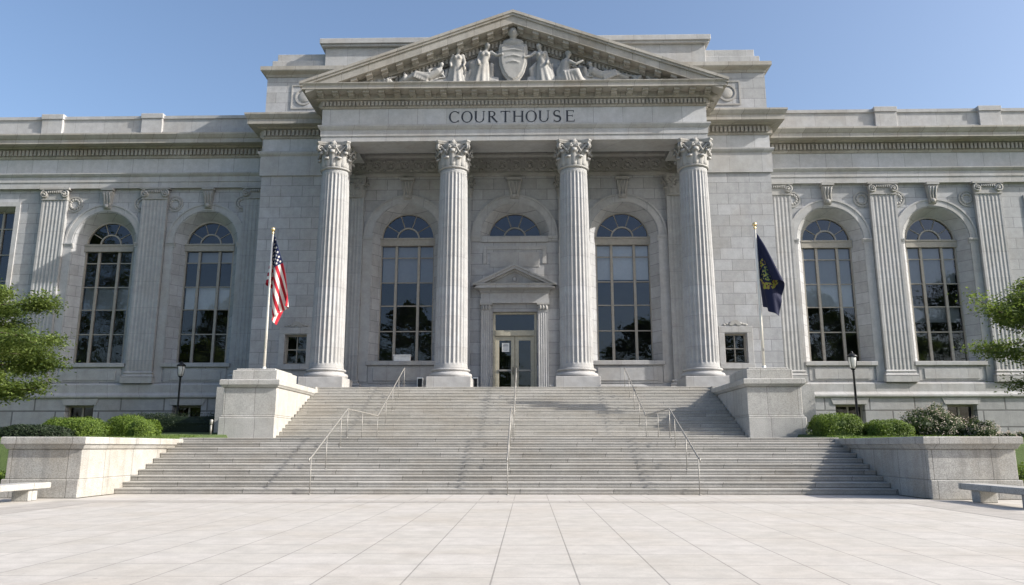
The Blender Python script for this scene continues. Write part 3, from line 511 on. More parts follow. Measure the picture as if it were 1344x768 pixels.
GL = {}
def bar(m, x0, x1, y0, y1, z0, z1): m.box(x0, x1, y0, y1, z0, z1)

def arched_window(xc, yw, hw, sill, zs, rows, blinds=(), lunette_only=False, dep=0.75):
    """glass pane + frame, glazing bars, sill and blinds behind; hw is the glass half width"""
    yg = yw + dep
    n = 32
    g = MB()
    pts = outline(('a', xc, hw, sill, zs), hw + 0.04, n)
    g.add([(x, yg + 0.05, z) for x, z in pts], [tuple(range(len(pts) - 1, -1, -1))])
    w = g.build('window', M['glass'], CH, fix=False)
    f = MB()
    A = outline(('a', xc, hw, sill, zs), hw + 0.13, n); B = outline(('a', xc, hw, sill, zs), hw, n); L = len(A)
    y0, y1 = yg - 0.06, yg + 0.12
    vs = [(x, y0, z) for x, z in A] + [(x, y0, z) for x, z in B] + [(x, y1, z) for x, z in A] + [(x, y1, z) for x, z in B]
    fs = []
    for i in range(L - 1):
        fs += [(i, i + 1, L + i + 1, L + i), (L + i, L + i + 1, 3 * L + i + 1, 3 * L + i), (2 * L + i, 3 * L + i, 3 * L + i + 1, 2 * L + i + 1), (i, 2 * L + i, 2 * L + i + 1, i + 1)]
    f.add(vs, fs)
    tb = 0.42
    if not lunette_only:
        f.box(xc - hw - 0.125, xc + hw + 0.125, y0 - 0.10, y1, zs - tb, zs - 0.05)
        f.box(xc - hw - 0.125, xc + hw + 0.125, y0 - 0.14, y1 - 0.01, zs - 0.05, zs + 0.05)
        f.box(xc - hw, xc + hw, y0, y1, sill, sill + 0.09)
    else:
        f.box(xc - hw - 0.125, xc + hw + 0.125, y0 - 0.05, y1, zs - 0.02, zs + 0.06)
    f.arcband(xc, zs + 0.05, 0.60, 0.69, yg - 0.02, yg + 0.09, 0, pi, 20)
    for a in (0.19, 0.40, 0.60, 0.81):
        a *= pi; d = Vector((cos(a), 0, sin(a)))
        f.tube([Vector((xc, yg + 0.03, zs + 0.05)) + d * 0.66, Vector((xc, yg + 0.03, zs)) + d * hw], 0.028, 4, False)
    if not lunette_only:
        mx = hw * 0.44
        for sx in (-1, 1):
            f.box(xc + sx * mx - 0.075, xc + sx * mx + 0.075, yg - 0.05, yg + 0.11, sill + 0.09, zs - tb)
        top = zs - tb; H = top - sill - 0.09
        for r in rows:
            z = top - H * r
            f.box(xc - hw, xc - mx - 0.075, yg - 0.015, yg + 0.085, z - 0.03, z + 0.03)
            f.box(xc - mx + 0.075, xc + mx - 0.075, yg - 0.015, yg + 0.085, z - 0.03, z + 0.03)
            f.box(xc + mx + 0.075, xc + hw, yg - 0.015, yg + 0.085, z - 0.03, z + 0.03)
        s = MB(); s.box(xc - 2.12, xc + 2.12, yw - 0.16, yg + 0.03, sill - 0.26, sill - 0.012)
        s.build('sill', M['trim'], w, 0.02)
        for (r0, r1, mt) in blinds:
            bm_ = MB(); bm_.box(xc - hw + 0.01, xc + hw - 0.01, yg + 0.24, yg + 0.27, top - H * r1, top - H * r0)
            bm_.build('blind', M[mt], w)
    f.build('frame', M['frame'], w)
    return w

def archivolt(xc, yw, zs, r0, r1, proud=0.09):
    m = MB()
    m.arcband(xc, zs, r0 + 0.06, r1 - 0.11, yw - proud * 0.55, yw + 0.02, 0, pi, 40)
    m.arcband(xc, zs, r1 - 0.11, r1, yw - proud, yw + 0.02, 0, pi, 40)
    a = m.build('archivolt', M['trim'], CH)
    return a

def keystone(parent, xc, yw, zbot, ztop, w=0.36):
    """scrolled console keystone"""
    m = MB()
    h = ztop - zbot
    pts = [(yw + 0.02, zbot), (yw - 0.16, zbot + 0.03), (yw - 0.22, zbot + h * .16), (yw - 0.17, zbot + h * .34), (yw - 0.20, zbot + h * .5), (yw - 0.33, zbot + h * .68), (yw - 0.36, zbot + h * .80), (yw - 0.30, zbot + h * .86), (yw + 0.02, zbot + h * .86)]
    n = len(pts)
    vs = [(xc - w * (0.62 + 0.38 * (z - zbot) / h), y, z) for y, z in pts] + [(xc + w * (0.62 + 0.38 * (z - zbot) / h), y, z) for y, z in pts]
    m.add(vs, [tuple(range(n)), tuple(range(2 * n - 1, n - 1, -1))] + [(i, (i + 1) % n, (i + 1) % n + n, i + n) for i in range(n)])
    m.box(xc - w * 1.12, xc + w * 1.12, yw - 0.40, yw + 0.02, zbot + h * .87, ztop)
    for i in (-1, 0, 1):
        m.tube([(xc + i * w * .42, yw - 0.20, zbot + h * .1), (xc + i * w * .5, yw - 0.21, zbot + h * .45), (xc + i * w * .55, yw - 0.36, zbot + h * .78)], w * .16, 6)
    m.ball((xc, yw - 0.22, zbot + h * .14), (w * .5, .1, h * .11), 8, 6)
    return m.build('keystone', M['carved'], parent)

ROWS = (0.105, 0.325, 0.53, 0.75)
# ---- wings
WIN = (19.33, 25.75)
blindset = {(-1, 19.33): ((0, .105, 'blinddim'), (.325, .53, 'blind')), (-1, 25.75): ((.325, .53, 'blinddim'),),
            (1, 19.33): ((0, .32, 'blinddim'), (.325, .53, 'blind')), (1, 25.75): ((0, .325, 'blinddim'), (.53, .66, 'blinddim'))}
for s in (-1, 1):
    ops = [('a', s * x, 2.0, 6.35, 13.9) for x in WIN] + [('r', s * 33.4, 1.75, 6.35, 16.3)]
    m = MB(); xa, xb = sorted((s * 14.9, s * XW))
    wall_sheet(m, xa, xb, 4.3, 17.42, YW, ops)
    for o in ops: reveal(m, o, o[2] - (0.5 if o[0] == 'a' else 0.15), YW, YW + 0.75)
    # far end of the wing
    xe = s * XW
    m.add([(xe, YW, 0.4), (xe, YW + 16, 0.4), (xe, YW + 16, 20), (xe, YW, 20)], [(0, 1, 2, 3)])
    m.build('wing_wall', M['ashlar'], CH)
    # rusticated base with small square windows
    yb = YW - 0.28
    bops = [('r', s * 19.55, 0.86, 2.35, 3.78), ('r', s * 26.0, 0.86, 2.35, 3.78), ('r', s * 33.0, 0.86, 2.35, 3.78)]
    m = MB(); wall_sheet(m, xa, xb, 0.3, 4.22, yb, bops)
    for o in bops: reveal(m, o, o[2], yb, yb + 0.5)
    m.build('base_wall', M['ashlar_base'], CH)
    for o in bops:
        xc = o[1]
        g = MB(); g.add([(xc - .86, yb + .47, 2.35), (xc + .86, yb + .47, 2.35), (xc + .86, yb + .47, 3.78), (xc - .86, yb + .47, 3.78)], [(0, 1, 2, 3)])
        w = g.build('basement_window', M['glass'], CH, fix=False)
        f = MB(); yy = yb + .40
        f.box(xc - .86, xc - .76, yy, yy + .12, 2.35, 3.78); f.box(xc + .76, xc + .86, yy, yy + .12, 2.35, 3.78)
        f.box(xc - .76, xc + .76, yy, yy + .12, 3.68, 3.78); f.box(xc - .05, xc + .05, yy, yy + .12, 2.35, 3.68); f.box(xc - .76, xc + .76, yy + .01, yy + .11, 2.5, 2.58)
        f.build('frame', M['frame'], w)
        l = MB(); l.prism([(xc - .98, 3.81), (xc + .98, 3.81), (xc + 1.12, 4.18), (xc - 1.12, 4.18)], yb - 0.05, yb + 0.05); l.build('lintel', M['trim'], w)
    # water table and plinth course
    m = MB()
    p = [(-XW, YW), (-14.9, YW)] if s < 0 else [(14.9, YW), (XW, YW)]
    m.mould(p, [(0.0, 4.2), (0.36, 4.2), (0.42, 4.26), (0.42, 4.36), (0.32, 4.46), (0.26, 4.54), (0.26, 5.0), (0.2, 5.08), (0.0, 5.1)])
    m.build('water_table', M['trim'], CH)
    # panels below the windows
    for x in WIN:
        m = MB(); xc = s * x
        m.box(xc - 1.9, xc + 1.9, YW - 0.05, YW + 0.02, 5.2, 6.0); m.box(xc - 1.6, xc + 1.6, YW - 0.09, YW - 0.05, 5.3, 5.9)
        m.build('spandrel_panel', M['trim'], CH, 0.015)
        w = arched_window(xc, YW, 1.45, 6.35, 13.9, ROWS, blindset[(s, x)])
        a = archivolt(xc, YW, 13.9, 2.0, 2.52); keystone(a, xc, YW, 16.05, 17.4, 0.34)
        # imposts
        for q in (-1, 1):
            im = MB()
            xo = xc + q * 2.53
            x1, x2 = sorted((xc + q * 1.97, xo))
            for dz, pr in ((0, .06), (.13, .10), (.22, .14)):
                im.box(x1 - (.03 if q > 0 else 0), x2 + (.03 if q < 0 else 0), YW - pr, YW + .3, 13.58 + dz, 13.58 + dz + (.13 if dz == 0 else .09 if dz < .2 else .08))
            x1, x2 = sorted((xc + q * 2.03, xo)); im.box(x1, x2, YW - .05, YW + .02, 5.15, 13.575)
            im.build('impost', M['trim'], CH)
    # roundels in the arch corners
    for x in WIN:
        for q in (-1, 1):
            m = MB()
            cx_, cz_ = s * x + q * 2.15, 16.42
            m.arcband(cx_, cz_, 0.42, 0.52, YW - 0.05, YW + 0.02, 0, 2 * pi, 24)
            for i in range(12):
                t = 2 * pi * i / 12; m.ball((cx_ + .3 * cos(t), YW - 0.01, cz_ + .3 * sin(t)), (.11, .05, .11), 6, 4)
            m.build('wreath_roundel', M['carved'], CH)
    # flat end-bay window
    xc = s * 33.4
    g = MB(); g.add([(xc - 1.6, YW + .7, 6.35), (xc + 1.6, YW + .7, 6.35), (xc + 1.6, YW + .7, 16.15), (xc - 1.6, YW + .7, 16.15)], [(0, 1, 2, 3)])
    w = g.build('window', M['glass'], CH, fix=False)
    f = MB()
    for xx in (-1.55, -.6, .6, 1.55): f.box(xc + xx - .06, xc + xx + .06, YW + .6, YW + .78, 6.35, 16.15)
    for zz in (6.4, 8.2, 9.9, 11.6, 13.3, 15.0, 16.1): f.box(xc - 1.61, xc + 1.61, YW + .63, YW + .76, zz - .035, zz + .035)
    f.build('frame', M['frame'], w)
    sl = MB(); sl.box(xc - 2, xc + 2, YW - .16, YW + .7, 6.1, 6.338); sl.build('sill', M['trim'], w)
    m = MB()
    for q in (-1, 1): m.box(xc + q * 1.76, xc + q * 2.05, YW - .07, YW + .02, 6.35, 16.3)
    m.box(xc - 2.05, xc + 2.05, YW - .07, YW + .02, 16.305, 16.6); m.build('window_surround', M['trim'], CH)

# ---- fluted pilaster
def fluted_panel(m, xc, hw, yf, yb, z0, z1, n=6):
    prof = []; w = 2 * hw; e = w * 0.07; p = (w - 2 * e) / n; N = 5
    prof.append((xc - hw, yb)); prof.append((xc - hw, yf)); x = xc - hw + e
    for i in range(n):
        g = p * 0.74; a = x + (p - g) / 2
        for j in range(N + 1):
            t = pi * j / N; prof.append((a + g * (1 - cos(t)) / 2, yf + g * 0.13 * sin(t)))
        x += p
    prof += [(xc + hw, yf), (xc + hw, yb)]; n2 = len(prof)
    m.add([(a, b, z0) for a, b in prof] + [(a, b, z1) for a, b in prof], [(i, i + 1, n2 + i + 1, n2 + i) for i in range(n2 - 1)])
def spiral(m, cx, cy, cz, r, thick, dep, sgn=1, turns=1.6, axis='y'):
    pts = []; rr = []
    N = 22
    for i in range(N + 1):
        t = i / N; a = pi / 2 + sgn * turns * 2 * pi * t; q = r * (1 - 0.86 * t)
        pts.append((cx + q * cos(a), cy - 0.5 * dep * t, cz + q * sin(a)) if axis == 'y' else (cx - 0.0, cy + q * cos(a), cz + q * sin(a))); rr.append(thick * (1 - 0.45 * t))
    m.tube(pts, rr, 6); m.ball((pts[-1][0], cy - dep * .5, pts[-1][2]) if axis == 'y' else pts[-1], thick * 1.1, 8, 6)
def ionic_pilaster(xc, yw, z0, z1, hw=0.8, proud=0.24):
    m = MB(); fluted_panel(m, xc, hw, yw - proud, yw + .02, z0 + 0.72, z1 - 0.78)
    p = m.build('pilaster', M['column'], CH)
    b = MB(); b.box(xc - hw - .16, xc + hw + .16, yw - proud - .18, yw + .02, z0, z0 + .34)
    b.mould([(xc - hw, yw), (xc - hw, yw - proud), (xc + hw, yw - proud), (xc + hw, yw)], [(0, z0 + .341), (.13, z0 + .341), (.16, z0 + .40), (.13, z0 + .47), (.06, z0 + .5), (.05, z0 + .57), (.09, z0 + .62), (.06, z0 + .68), (0.0, z0 + .72)])
    b.build('base', M['trim'], p)
    c = MB(); y = yw - proud
    c.box(xc - hw - .03, xc + hw + .03, y - .05, yw + .02, z1 - .78, z1 - .70)
    c.box(xc - hw, xc + hw, y - .02, yw + .02, z1 - .70, z1 - .12)
    c.box(xc - hw - .14, xc + hw + .14, y - .14, yw + .02, z1 - .12, z1 + .0)
    for q in (-1, 1):
        spiral(c, xc + q * (hw - .16), y - .06, z1 - .40, .26, .065, .1, -q)
        c.ball((xc + q * (hw - .16), y - .03, z1 - .40), (.27, .05, .27), 14, 6)
    for i in range(7):
        c.ball((xc + (i - 3) * .13, y - .06, z1 - .27), (.055, .06, .10), 8, 6)
    c.tube([(xc - hw + .16, y - .06, z1 - .15), (xc, y - .08, z1 - .20), (xc + hw - .16, y - .06, z1 - .15)], .035, 6)
    c.build('capital', M['carved'], p)
    return p
for s in (-1, 1):
    for x in (16.25, 22.7, 29.1, 37.6): ionic_pilaster(s * x, YW, 5.1, 17.42)

# ---- wing entablature, cornice, parapet
def dentil_row(m, path, out, z0, z1, w, gap, dep):
    for (a, b) in zip(path, path[1:]):
        a = Vector(a); b = Vector(b); d = (b - a); L = d.length; d.normalize(); nrm = Vector((d.y, -d.x))
        n = max(1, int((L + 2 * out * 0) / (w + gap)))
        st = L / n
        for i in range(n):
            c_ = a + d * (st * (i + .5)) + nrm * out
            p1 = c_ - d * w / 2; p2 = c_ + d * w / 2; q1 = p1 + nrm * dep; q2 = p2 + nrm * dep
            xs_ = [p1.x, p2.x, q1.x, q2.x]; ys_ = [p1.y, p2.y, q1.y, q2.y]
            m.box(min(xs_), max(xs_), min(ys_), max(ys_), z0, z1)
for s in (-1, 1):
    path = [(-XW, YW), (-14.95, YW)] if s < 0 else [(14.95, YW), (XW, YW)]
    m = MB(); m.mould(path, [(-.5, 17.4), (0.24, 17.4), (0.24, 17.78), (0.28, 17.79), (0.28, 18.12), (0.36, 18.2), (0.42, 18.30), (0.42, 18.36), (0.22, 18.38), (-.5, 18.38)])
    m.build('architrave', M['trim'], CH)
    m = MB(); m.mould(path, [(-.4, 18.383), (0.20, 18.383), (0.20, 19.36), (-.4, 19.36)]); m.build('frieze', M['frieze'], CH)
    m = MB(); m.mould(path, [(-.4, 19.363), (0.26, 19.363), (0.32, 19.46), (0.32, 19.50), (0.30, 19.51), (0.30, 19.96), (0.48, 20.0), (0.50, 20.08), (1.02, 20.10), (1.02, 20.36), (1.08, 20.42), (1.20, 20.62), (1.20, 20.72), (0.3, 20.86), (-.4, 20.86)])
    dentil_row(m, path, 0.29, 19.54, 19.9, 0.145, 0.105, 0.17)
    m.build('cornice', M['cornice'], CH)
    m = MB(); m.mould(path, [(-.6, 20.85), (0.12, 20.85), (0.12, 21.25), (0.02, 21.27), (0.02, 22.12), (0.10, 22.14), (0.10, 22.34), (-.6, 22.36)])
    par = m.build('parapet', M['trim'], CH)
    for x in (23.4, 29.9, 36.4):
        q = MB(); xc = s * x; q.box(xc - .68, xc + .68, YW - .20, YW + .65, 20.87, 22.12); q.box(xc - .72, xc + .72, YW - .26, YW + .68, 22.12, 22.46)
        q.build('parapet_pier', M['trim'], par, 0.02)

# ---- pavilions either side of the porch
for s in (-1, 1):
    m = MB(); xa, xb = sorted((s * 10.6, s * 15.0))
    o = ('r', s * 12.4, 0.62, 5.93, 7.62)
    wall_sheet(m, xa, xb, 1.2, 20, YP, [o]); reveal(m, o, .62, YP, YP + .42)
    m.add([(s * 15, YP, 1.0), (s * 15, YW + .1, 1.0), (s * 15, YW + .1, 20), (s * 15, YP, 20)], [(0, 1, 2, 3)])
    m.add([(s * 10.6, YP, 4.3), (s * 10.6, YB + .1, 4.3), (s * 10.6, YB + .1, 20), (s * 10.6, YP, 20)], [(0, 1, 2, 3)])
    m.build('pavilion_wall', M['ashlar'], CH)
    xc = o[1]
    g = MB(); g.add([(xc - .62, YP + .36, 5.93), (xc + .62, YP + .36, 5.93), (xc + .62, YP + .36, 7.62), (xc - .62, YP + .36, 7.62)], [(0, 1, 2, 3)])
    w = g.build('small_window', M['glass'], CH, fix=False)
    f = MB(); yy = YP + .28
    f.box(xc - .62, xc - .53, yy, yy + .12, 5.93, 7.62); f.box(xc + .53, xc + .62, yy, yy + .12, 5.93, 7.62); f.box(xc - .53, xc + .53, yy, yy + .12, 7.53, 7.62); f.box(xc - .53, xc + .53, yy, yy + .12, 5.93, 6.02)
    f.box(xc - .03, xc + .03, yy + .02, yy + .1, 6.02, 7.53); f.box(xc - .53, xc - .03, yy + .02, yy + .1, 6.75, 6.81); f.box(xc + .03, xc + .53, yy + .02, yy + .1, 6.75, 6.81)
    f.build('frame', M['frame'], w)
    sl = MB(); sl.box(xc - .95, xc + .95, YP - .14, YP + .3, 5.62, 5.92)
    for q in (-1, 1): sl.box(xc + q * .63, xc + q * .95, YP - .05, YP + .02, 5.925, 7.65)
    sl.box(xc - .95, xc + .95, YP - .05, YP + .02, 7.655, 8.0); sl.build('surround', M['trim'], w, 0.012)
    cr = MB(); cr.arcband(xc, 8.05, .1, .32, YP - .06, YP + .02, 0, pi, 14)
    for i in range(9): cr.ball((xc - .6 + .15 * i, YP, 8.1 + .10 * sin(i * pi / 8)), (.11, .035, .07), 7, 5)
    cr.build('crest', M['carved'], w)
    path = [(-15.0, YW - .0), (-15.0, YP), (-10.62, YP)] if s < 0 else [(10.62, YP), (15.0, YP), (15.0, YW)]
    m = MB(); m.mould(path, [(-.3, 1.3), (.30, 1.3), (.30, 4.55), (.22, 4.62), (.16, 4.66), (.16, 5.05), (.08, 5.14), (0, 5.15), (-.3, 5.15)]); m.build('base_course', M['trim'], CH)
    m = MB(); m.mould(path, [(-.3, 17.1), (.10, 17.1), (.10, 18.3), (.20, 18.4), (.24, 18.5), (.24, 18.58), (.06, 18.6), (-.3, 18.6)]); m.build('architrave', M['trim'], CH)
    m = MB(); m.mould(path, [(-.3, 18.603), (.05, 18.603), (.05, 19.42), (-.3, 19.42)]); m.build('frieze', M['frieze'], CH)
    m = MB(); m.mould(path, [(-.3, 19.423), (.12, 19.423), (.16, 19.5), (.14, 19.52), (.14, 19.95), (.32, 20.0), (.34, 20.06), (.78, 20.09), (.78, 20.38), (.84, 20.44), (.94, 20.64), (.94, 20.74), (.2, 20.88), (-.3, 20.88)])
    dentil_row(m, path, 0.13, 19.56, 19.9, 0.14, 0.10, 0.16); m.build('cornice', M['cornice'], CH)

# ---- attic over the pavilions and porch
m = MB(); Z = 20.885
m.box(-15.05, 15.05, YP + .03, YW + 10, Z, 23.45)
att = m.build('attic', M['ashlar'], CH)
m = MB(); pth = [(-15.05, YW + 10), (-15.05, YP + .03), (15.05, YP + .03), (15.05, YW + 10)]
m.mould(pth, [(-.5, 23.452), (.05, 23.452), (.08, 23.6), (.32, 23.72), (.36, 23.78), (.36, 24.02), (.0, 24.1), (-.5, 24.1)])
m.build('attic_cornice', M['cornice'], att)
m = MB(); m.box(-14.85, 14.85, YP + .12, YW + 9.8, 24.08, 24.6); m.box(-14.6, 14.6, YP + .3, YW + 9.6, 24.6, 25.12); m.build('attic_step', M['trim'], att, 0.02)
m = MB(); m.box(-11.55, 11.55, YP - .12, YW + 9, 24.11, 25.3)
m.box(-11.75, 11.75, YP - .32, YW + 9, 25.3, 25.44); m.box(-11.85, 11.85, YP - .42, YW + 9, 25.44, 25.78); m.build('attic_block', M['trim'], att, 0.02)
for s in (-1, 1):
    m = MB(); cx_, cz_, y = s * 12.75, 22.15, YP + .03
    for (a, b, c_, d_) in ((-.78, .78, .70, .78), (-.78, .78, -.78, -.70), (-.78, -.70, -.699, .699), (.70, .78, -.699, .699)): m.box(cx_ + a, cx_ + b, y - .05, y + .02, cz_ + c_, cz_ + d_)
    m.arcband(cx_, cz_, .44, .54, y - .06, y + .02, 0, 2 * pi, 26); m.ball((cx_, y, cz_), (.36, .07, .36), 16, 8)
    m.build('roundel', M['carved'], att)
    m = MB(); m.box(s * 12.75 - 2.0, s * 12.75 + 2.0, YP - .04, YP + .06, 20.89, 21.2); m.build('attic_plinth', M['trim'], att)

# ---- porch back wall
o1 = [('a', q * 6.42, 2.0, 6.2, 13.6) for q in (-1, 1)] + [('a', 0, 2.0, 13.6, 13.6), ('r', 0, 1.27, 4.34, 9.05)]
m = MB(); wall_sheet(m, -10.62, 10.62, 4.3, 19.3, YB, o1)
for o in o1: reveal(m, o, o[2] - (.45 if o[0] == 'a' else 0), YB, YB + (.7 if o[0] == 'a' else .45))
m.build('portico_wall', M['ashlar'], CH)
for q in (-1, 1):
    bl = ((0, .325, 'blinddim'),) if q < 0 else ((0, .30, 'blind'),)
    w = arched_window(q * 6.42, YB, 1.53, 6.2, 13.6, ROWS, bl, dep=.7)
w = arched_window(0, YB, 1.53, 13.6, 13.6, ROWS, (), True, dep=.7)
for xc in (-6.42, 0, 6.42):
    a = archivolt(xc, YB, 13.6, 2.0, 2.56, .11); keystone(a, xc, YB, 15.85, 17.15, .36 if xc else .42)
    for q in (-1, 1):
        im = MB()
        x1, x2 = sorted((xc + q * 1.97, xc + q * 2.57))
        for dz, pr, h in ((0, .07, .13), (.13, .12, .09), (.22, .16, .08)): im.box(x1, x2, YB - pr, YB + .25, 13.28 + dz, 13.28 + dz + h)
        if xc: im.box(min(xc + q * 2.03, xc + q * 2.57), max(xc + q * 2.03, xc + q * 2.57), YB - .06, YB + .02, 5.0, 13.275)
        im.build('impost', M['trim'], CH)
for q in (-1, 1):
    m = MB(); xc = q * 6.42
    m.box(xc - 2.0, xc + 2.0, YB - .04, YB + .02, 4.9, 5.92); m.box(xc - 1.7, xc + 1.7, YB - .09, YB - .04, 5.05, 5.8); m.build('spandrel_panel', M['trim'], CH, .015)
m = MB()
m.box(-1.97, 1.97, YB - .10, YB + .02, 13.2, 13.55)
for (a, b, c_, d_) in ((-1.85, 1.85, 12.75, 13.0), (-1.85, -1.62, 11.9, 12.75), (1.62, 1.85, 11.9, 12.75)): m.box(a, b, YB - .05, YB + .02, c_, d_)
m.box(-1.45, 1.45, YB - .03, YB + .02, 11.7, 12.6)
m.build('panel_moulding', M['trim'], CH, .012)
m = MB(); m.mould([(-10.6, YB), (-1.98, YB)], [(-.1, 4.3), (.12, 4.3), (.12, 4.75), (.06, 4.84), (-.1, 4.85)]); m.mould([(1.98, YB), (10.6, YB)], [(-.1, 4.3), (.12, 4.3), (.12, 4.75), (.06, 4.84), (-.1, 4.85)]); m.build('skirting', M['trim'], CH)

# carved band under the porch ceiling
m = MB(); m.mould([(-10.55, YB), (10.55, YB)], [(-.1, 17.3), (.10, 17.3), (.14, 17.5), (.05, 17.52), (.05, 18.5), (.16, 18.6), (.16, 18.72), (.0, 18.74), (-.1, 18.74)])
x = -10.0
while x < 10.05:
    m.arcband(x, 18.01, .27, .36, YB - .12, YB - .03, 0, 2 * pi, 16); m.ball((x, YB - .05, 18.01), (.13, .08, .13), 8, 5)
    for t in range(4): m.ball((x + .19 * cos(pi / 4 + t * pi / 2), YB - .05, 18.01 + .19 * sin(pi / 4 + t * pi / 2)), (.07, .05, .07), 6, 4)
    for zz in (-.3, .3): m.ball((x + .42, YB - .05, 18.01 + zz), (.12, .06, .1), 6, 4)
    x += .84
m.build('carved_band', M['carved'], CH)
# ---- Corinthian columns
CY = 40.15; CX = (-9.92, -3.32, 3.32, 9.92)
def leaf(m, ang, r0, z0, h, w, curl, square=0.0):
    """one acanthus leaf standing on the bell"""
    N = 7; Wn = 4; vs = []
    for i in range(N + 1):
        t = i / N
        if t < .72:
            rr = r0 + .05 + .05 * t; z = z0 + h * t / .72 * .92
        else:
            q = (t - .72) / .28; rr = r0 + .086 + curl * sin(q * pi * .62); z = z0 + h * (.92 + .10 * sin(q * pi * .9) - .16 * q * q)
        ww = w * (0.62 + .5 * sin(min(1, t * 1.15) * pi * .75)) * (1 - .45 * max(0, t - .7) / .3)
        ww *= 1 + .14 * (i % 2)
        for j in range(Wn + 1):
            u = j / Wn * 2 - 1
            rb = rr - .05 * u * u + (.035 if j == Wn // 2 else 0)
            a = ang + u * ww / max(rr, .3)
            vs.append((rb * cos(a), rb * sin(a), z))
    K = Wn + 1
    fs = [(i * K + j, i * K + j + 1, (i + 1) * K + j + 1, (i + 1) * K + j) for i in range(N) for j in range(Wn)]
    m.add(vs, fs, True)
    n = len(fs); o = len(m.v) - len(vs)
    # back skin so that the leaf has thickness
    vs2 = []
    for x, y, z in vs:
        r = sqrt(x * x + y * y); q = (r - .045) / r; vs2.append((x * q, y * q, z - .01))
    m.add(vs2, [f[::-1] for f in fs], True)
    rim = [j for j in range(K)] + [i * K + Wn for i in range(1, N + 1)] + [N * K + j for j in range(Wn - 1, -1, -1)] + [i * K for i in range(N - 1, 0, -1)]
    L = len(vs)
    m.f += [(o + rim[i], o + rim[(i + 1) % len(rim)], o + L + rim[(i + 1) % len(rim)], o + L + rim[i]) for i in range(len(rim))]
def corinthian(z0, z1, r, ab):
    m = MB(); H = z1 - z0
    m.lathe([(r, z0), (r * 1.10, z0 + .03), (r * 1.13, z0 + .07), (r * 1.10, z0 + .11), (r * .98, z0 + .13), (r * 1.0, z0 + H * .5), (r * 1.12, z0 + H * .78), (r * 1.26, z0 + H * .87)], 0, 0, 32)
    for i in range(8):
        leaf(m, pi / 8 + i * pi / 4, r * 1.0, z0 + .10, H * .36, .24, .16)
    for i in range(8):
        leaf(m, i * pi / 4, r * 1.02, z0 + .12, H * .60, .22, .20)
    for i in range(4):                                   # corner volutes and inner helices
        a = pi / 4 + i * pi / 2; d = Vector((cos(a), sin(a), 0)); n = Vector((-sin(a), cos(a), 0))
        for sg in (-1, 1):
            pts = []; rr = []
            for k in range(7):
                t = k / 6; p = d * (r * 1.05 + (ab * 1.12 - r * 1.05) * t ** 1.4) + n * sg * (.34 * (1 - t) + .05) + Vector((0, 0, z0 + H * (.52 + .34 * t))); pts.append(p); rr.append(.06)
            c = d * (ab * 1.15) + n * sg * .06 + Vector((0, 0, z0 + H * .77))
            for k in range(14):
                t = k / 13; b = pi * .5 - t * 2.6 * pi; q = .17 * (1 - .8 * t)
                pts.append(c + d * q * cos(b) + Vector((0, 0, q * sin(b)))); rr.append(.055 * (1 - .3 * t))
            m.tube(pts, rr, 6)
        a2 = i * pi / 2; d2 = Vector((cos(a2), sin(a2), 0)); n2 = Vector((-sin(a2), cos(a2), 0))
        for sg in (-1, 1):
            pts = []
            for k in range(6):
                t = k / 5; pts.append(d2 * (r * 1.12 + .12 * t) + n2 * sg * (.40 - .26 * t) + Vector((0, 0, z0 + H * (.55 + .26 * t))))
            c = d2 * (r * 1.30) + n2 * sg * .14 + Vector((0, 0, z0 + H * .76))
            for k in range(9):
                t = k / 8; b = pi * .5 + t * 2.2 * pi; q = .10 * (1 - .8 * t); pts.append(c - n2 * sg * q * cos(b) + Vector((0, 0, q * sin(b))))
            m.tube(pts, .042, 6)
        m.ball(d2 * (ab * .86) + Vector((0, 0, z0 + H * .93)), (.17, .17, .17), 10, 7)
        for k in range(5):
            t = 2 * pi * k / 5; m.ball(d2 * (ab * .90) + n2 * .13 * cos(t) + Vector((0, 0, z0 + H * .93 + .13 * sin(t))), .075, 8, 5)
    # abacus with hollow sides
    def aba(k):
        pts = []
        for i in range(4):
            a = pi / 4 + i * pi / 2; c1 = Vector((cos(a), sin(a))) * ab * 1.36; t1 = Vector((-sin(a), cos(a)))
            c2 = Vector((cos(a + pi / 2), sin(a + pi / 2))) * ab * 1.36; t2 = Vector((-sin(a + pi / 2), cos(a + pi / 2)))
            p0 = c1 + t1 * .12; p3 = c2 - t2 * .12; mid = Vector((cos(a + pi / 4), sin(a + pi / 4))) * ab * .84
            pts.append(c1 - t1 * .12) if False else None
            for q in range(9):
                t = q / 8; s_ = (1 - t) ** 2 * p0 + 2 * t * (1 - t) * (mid * 2 - (p0 + p3) / 2) + t * t * p3; pts.append(s_ * k)
        return pts
    ring = [(aba(.93), z1 - H * .12), (aba(.97), z1 - H * .07), (aba(.97), z1 - H * .06), (aba(1.0), z1 - H * .05), (aba(1.0), z1)]
    n = len(ring[0][0]); vs = [(p.x, p.y, z) for pl, z in ring for p in pl]
    fs = [(j * n + i, j * n + (i + 1) % n, (j + 1) * n + (i + 1) % n, (j + 1) * n + i) for j in range(len(ring) - 1) for i in range(n)]
    fs += [tuple(range(n - 1, -1, -1)), tuple((len(ring) - 1) * n + i for i in range(n))]
    m.add(vs, fs)
    return m
ZC0, ZC1 = 16.32, 17.86
NF = 24
def flute(a, z):
    t = (a * NF / (2 * pi)) % 1.0
    if 5.66 < z < 16.05 and 0.13 < t < 0.87:
        u = (t - .13) / .74; return 1 - 0.078 * sin(pi * u) ** 0.75
    return 1.0
